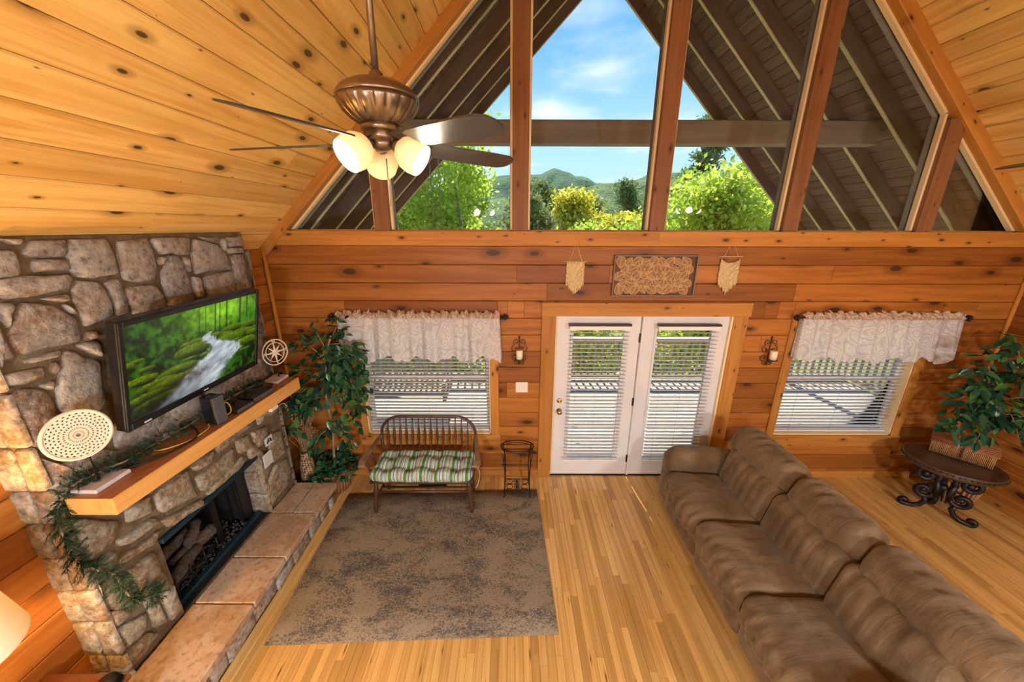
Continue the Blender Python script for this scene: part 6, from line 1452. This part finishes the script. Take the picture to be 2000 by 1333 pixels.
# ------------------------------------------------------------------ outside: swing, trees, ground, hills
def swing():
    t = empty('porch_swing', (-1.75, 5.45, .30)); tag(t, 'slatted wooden porch swing hung on chains outside the bench window', 'swing'); x0, x1 = -2.45, -1.05; y0, y1 = 5.25, 5.70; z = .36
    for k in range(7): child(MB().cbox(x0, x1, y0+k*.065, y0+k*.065+.055, z, z+.018, .003).build('seat_slat', M['rail_wood']), t)
    for k in range(16): 
        x = x0+.03+(x1-x0-.06)*k/15; child(MB().box(x-.018, x+.018, y1+.0, y1+.018, z+.02, z+.55, Matrix.Identity(4)).build('back_slat', M['rail_wood']), t)
    for zz in (z+.05, z+.52): child(MB().cbox(x0, x1, y1+.018, y1+.045, zz, zz+.06, .003).build('back_rail', M['rail_wood']), t)
    for xx in (x0, x1-.05):
        child(MB().cbox(xx, xx+.05, y0, y1, z+.24, z+.265, .003).build('arm', M['rail_wood']), t); child(MB().cbox(xx, xx+.05, y0+.02, y0+.06, z-.04, z+.24, .003).build('arm_post', M['rail_wood']), t); child(MB().cbox(xx, xx+.05, y0, y1, z-.05, z, .003).build('seat_rail', M['rail_wood']), t)
    for xx, yy, ya in ((x0+.02, y0+.04, 5.20), (x0+.02, y1, 5.85), (x1-.03, y0+.04, 5.20), (x1-.03, y1, 5.85)):
        top = ZL(xx)-.01; n = int((top-z)/.045); b = MB()
        for k in range(n):
            s = (k+.5)/n; p = Vector((xx, yy+(ya-yy)*s, z+.2+(top-z-.2)*s)); w = .011; L_ = .034
            pts = [(p.x+(w*math.cos(a) if k % 2 else 0), p.y+(0 if k % 2 else w*math.cos(a)), p.z+L_*math.sin(a)*.8) for a in np.linspace(0, 2*math.pi, 8, endpoint=False)]
            b.tube(pts, .0035, 4, closed=True)
        child(b.build('chain', M['chain']), t)
swing()
gnd = MB().box(-300, 300, 7.4, 420, -6, -4.2).box(-300, 300, -12, 7.4, -6, -4.2).build('ground', M['ground']); tag(gnd, 'woodland ground far below the deck', 'ground', kind='structure')
def hill(name, y, amp, base, mat, label, seed, skew):
    nx, ny = 120, 14; X_ = np.linspace(-260, 360, nx); V = []
    prof = base+amp*fbm(X_/70+seed, X_*0+seed, seed)+skew*np.clip(X_, -150, 250)
    tex = fbm(X_/4.0, X_*0+3, seed+5, 3)*3.0
    for j in range(ny):
        s = j/(ny-1); zz = -5+(prof+5)*np.sin(s*math.pi/2)**1.1+tex*s; V.append(np.stack([X_, np.full(nx, y+70*s)+6*vnoise(X_/9, X_*0+j, seed), zz+2.2*vnoise(X_/3.5, X_*0+j*2.0, seed)], -1))
    V = np.array(V).reshape(-1, 3); F = (np.arange(ny-1)[:, None]*nx+np.arange(nx-1)[None]).ravel(); F = np.stack([F, F+1, F+nx+1, F+nx], -1)
    o = mesh_np(name, V, F, mat, None, True); tag(o, label, 'hill', kind='structure')
hill('hill', 120, 18, 5, M['hill_near'], 'low wooded hill beyond the trees', 3, .05)
hill('ridge', 230, 34, 16, M['hill_far'], 'distant wooded ridge under the sky', 8, .10)
def tree(name, label, base, height, spread, nleaf, leaf, mat, seed, kind='broad', trunk_r=.09, z_lo=.25, nbr=22, group='trees beyond the deck', stems=1):
    g = np.random.default_rng(seed); B = Vector(base); t = empty(name, base); tag(t, label, 'tree', group); tips = []; tr = MB()
    for s_ in range(stems):
        lean = Vector((g.normal(0, .05), g.normal(0, .05), 1)) if stems > 1 or kind == 'broad' else Vector((0, 0, 1)); off = Vector((g.uniform(-1, 1)*spread*.35, g.uniform(-1, 1)*spread*.25, 0)) if stems > 1 else Vector((0, 0, 0))
        pts = [B+off+lean*height*k/9+Vector((g.normal(0, .05), g.normal(0, .05), 0))*k for k in range(10)]
        tr.tube(pts, [trunk_r*(1-.85*k/9) for k in range(10)], 7)
        for k in range(nbr//stems):
            s = z_lo+(1-z_lo)*((k+.5)/(nbr//stems)); p = pts[min(int(s*9), 8)].lerp(pts[min(int(s*9)+1, 9)], s*9 % 1); a = g.uniform(0, 2*math.pi)
            if kind == 'pine': ln = spread*(1.05-s)*g.uniform(.8, 1.1); d = Vector((math.cos(a), math.sin(a), -.12))
            else: ln = spread*(.35+.9*math.sin(math.pi*min(1, .15+s*.8)))*g.uniform(.55, 1.1); d = Vector((math.cos(a), math.sin(a), g.uniform(.25, .9))).normalized()
            q = p+d*ln; tr.tube([p, p.lerp(q, .5)+Vector((0, 0, .05*ln)), q], [trunk_r*.3*(1.1-s), trunk_r*.2*(1.1-s), .008], 5); tips.append((p, q))
    child(tr.build('trunk', M['bark']), t); N = nleaf; P0 = np.array([tuple(a) for a, b in tips]); P1 = np.array([tuple(b) for a, b in tips]); i = g.integers(0, len(tips), N); f = g.uniform(.15, 1.12, (N, 1))
    r = spread*(.10 if kind == 'pine' else .17); c = P0[i]*(1-f)+P1[i]*f+g.normal(size=(N, 3))*r*np.array([1, 1, .45 if kind == 'pine' else .8])
    d = g.normal(size=(N, 3)); d /= np.linalg.norm(d, axis=1, keepdims=True); e = np.cross(d, g.normal(size=(N, 3))); e /= np.linalg.norm(e, axis=1, keepdims=True); s = leaf*g.uniform(.6, 1.3, (N, 1))
    wr = .22 if kind == 'pine' else .6; V = np.stack([c-d*s, c+e*s*wr, c+d*s, c-e*s*wr], 1).reshape(-1, 3); o = mesh_np('foliage', V, np.arange(N*4).reshape(-1, 4), mat); o['kind'] = 'stuff'; child(o, t)
T = [
 ('sapling_tree', 'slim green sapling nearest the small triangular gable pane', (-4.6, 13.5, -4), 10.5, 1.7, 16000, .085, 'green_leaf', 1, 'broad', .10, .3, 30, 3),
 ('sapling_tree', 'airy green sapling behind the fan blade tips', (-2.2, 12.5, -4), 10.6, 1.7, 16000, .085, 'green_leaf', 2, 'broad', .09, .3, 30, 3),
 ('sapling_tree', 'light green sapling just beside the centre mullion', (-2.6, 16.0, -4), 10.0, 1.5, 14000, .09, 'spring_leaf', 33, 'broad', .08, .3, 26, 2),
 ('bushy_tree', 'bright yellow green bushy tree below the tie beam on the sofa side', (6.9, 13.5, -4), 8.2, 2.1, 22000, .095, 'spring_leaf', 4, 'broad', .12, .25, 40, 2),
 ('bushy_tree', 'yellow green bush rising beyond the porch rafters', (9.6, 14.5, -4), 8.0, 2.2, 16000, .10, 'spring_leaf', 5, 'broad', .12, .25, 36, 2),
 ('pine_tree', 'dark pine sprig standing above the yellow green bush', (11.6, 24, -4), 13.2, 2.6, 9000, .2, 'pine_leaf', 6, 'pine', .16, .45, 46, 1),
 ('pine_tree', 'dark pine beside the tall centre mullion in the middle distance', (9.6, 31, -4), 10.4, 3.4, 9000, .2, 'pine_leaf', 7, 'pine', .18, .2, 60, 1),
 ('pine_tree', 'grey green pine in the middle distance over the doors', (2.6, 30, -4), 10.2, 2.4, 9000, .2, 'dull_leaf', 8, 'pine', .16, .3, 46, 1),
 ('yellow_tree', 'bright yellow tree in the middle distance over the leaf panel', (4.9, 26, -4), 8.6, 2.1, 14000, .15, 'yellow_leaf', 9, 'broad', .14, .3, 36, 1),
 ('yellow_tree', 'yellow tree low in front of the dark pine', (7.3, 22, -4), 7.2, 1.8, 12000, .14, 'yellow_leaf', 10, 'broad', .12, .3, 30, 1),
 ('olive_tree', 'pale olive tree at the edge of the clear gable pane', (.9, 22, -4), 8.3, 1.8, 9000, .13, 'dull_leaf', 11, 'broad', .1, .3, 26, 1),
 ('green_tree', 'fresh green tree between the yellow trees', (3.2, 19, -4), 6.6, 1.7, 9000, .11, 'green_leaf', 21, 'broad', .1, .3, 28, 1),
 ('green_tree', 'fresh green tree in front of the dark pine', (6.1, 18, -4), 6.5, 1.8, 10000, .11, 'spring_leaf', 22, 'broad', .1, .3, 28, 1),
 ('olive_tree', 'grey olive tree below the far ridge', (1.9, 36, -4), 10.4, 2.4, 8000, .2, 'dull_leaf', 23, 'broad', .14, .3, 30, 1),
 ('olive_tree', 'olive green tree behind the yellow trees', (6.2, 38, -4), 9.4, 3.2, 12000, .24, 'dull_leaf', 12, 'broad', .16, .3, 34, 1),
 ('sapling_tree', 'leafy tree seen through the blind behind the bench', (-6.2, 10.5, -4.2), 7.5, 2.0, 7000, .085, 'spring_leaf', 13, 'broad', .1, .2, 30, 2),
 ('bushy_tree', 'leafy yellow green tree seen through the door blinds', (2.0, 11.5, -4.2), 5.6, 2.2, 9000, .09, 'spring_leaf', 14, 'broad', .1, .2, 34, 2),
 ('bushy_tree', 'leafy green tree seen through the sofa window blind', (6.2, 10.6, -4.2), 5.4, 2.2, 8000, .09, 'green_leaf', 15, 'broad', .1, .2, 34, 2),
 ('bushy_tree', 'leafy green tree low beyond the deck railing by the swing', (-2.6, 10.8, -4.2), 5.6, 2.2, 8000, .09, 'spring_leaf', 16, 'broad', .1, .2, 34, 2),
]
for a in T: tree(a[0], a[1], a[2], a[3], a[4], a[5], a[6], M[a[7]], a[8], a[9], a[10], a[11], a[12], stems=a[13])
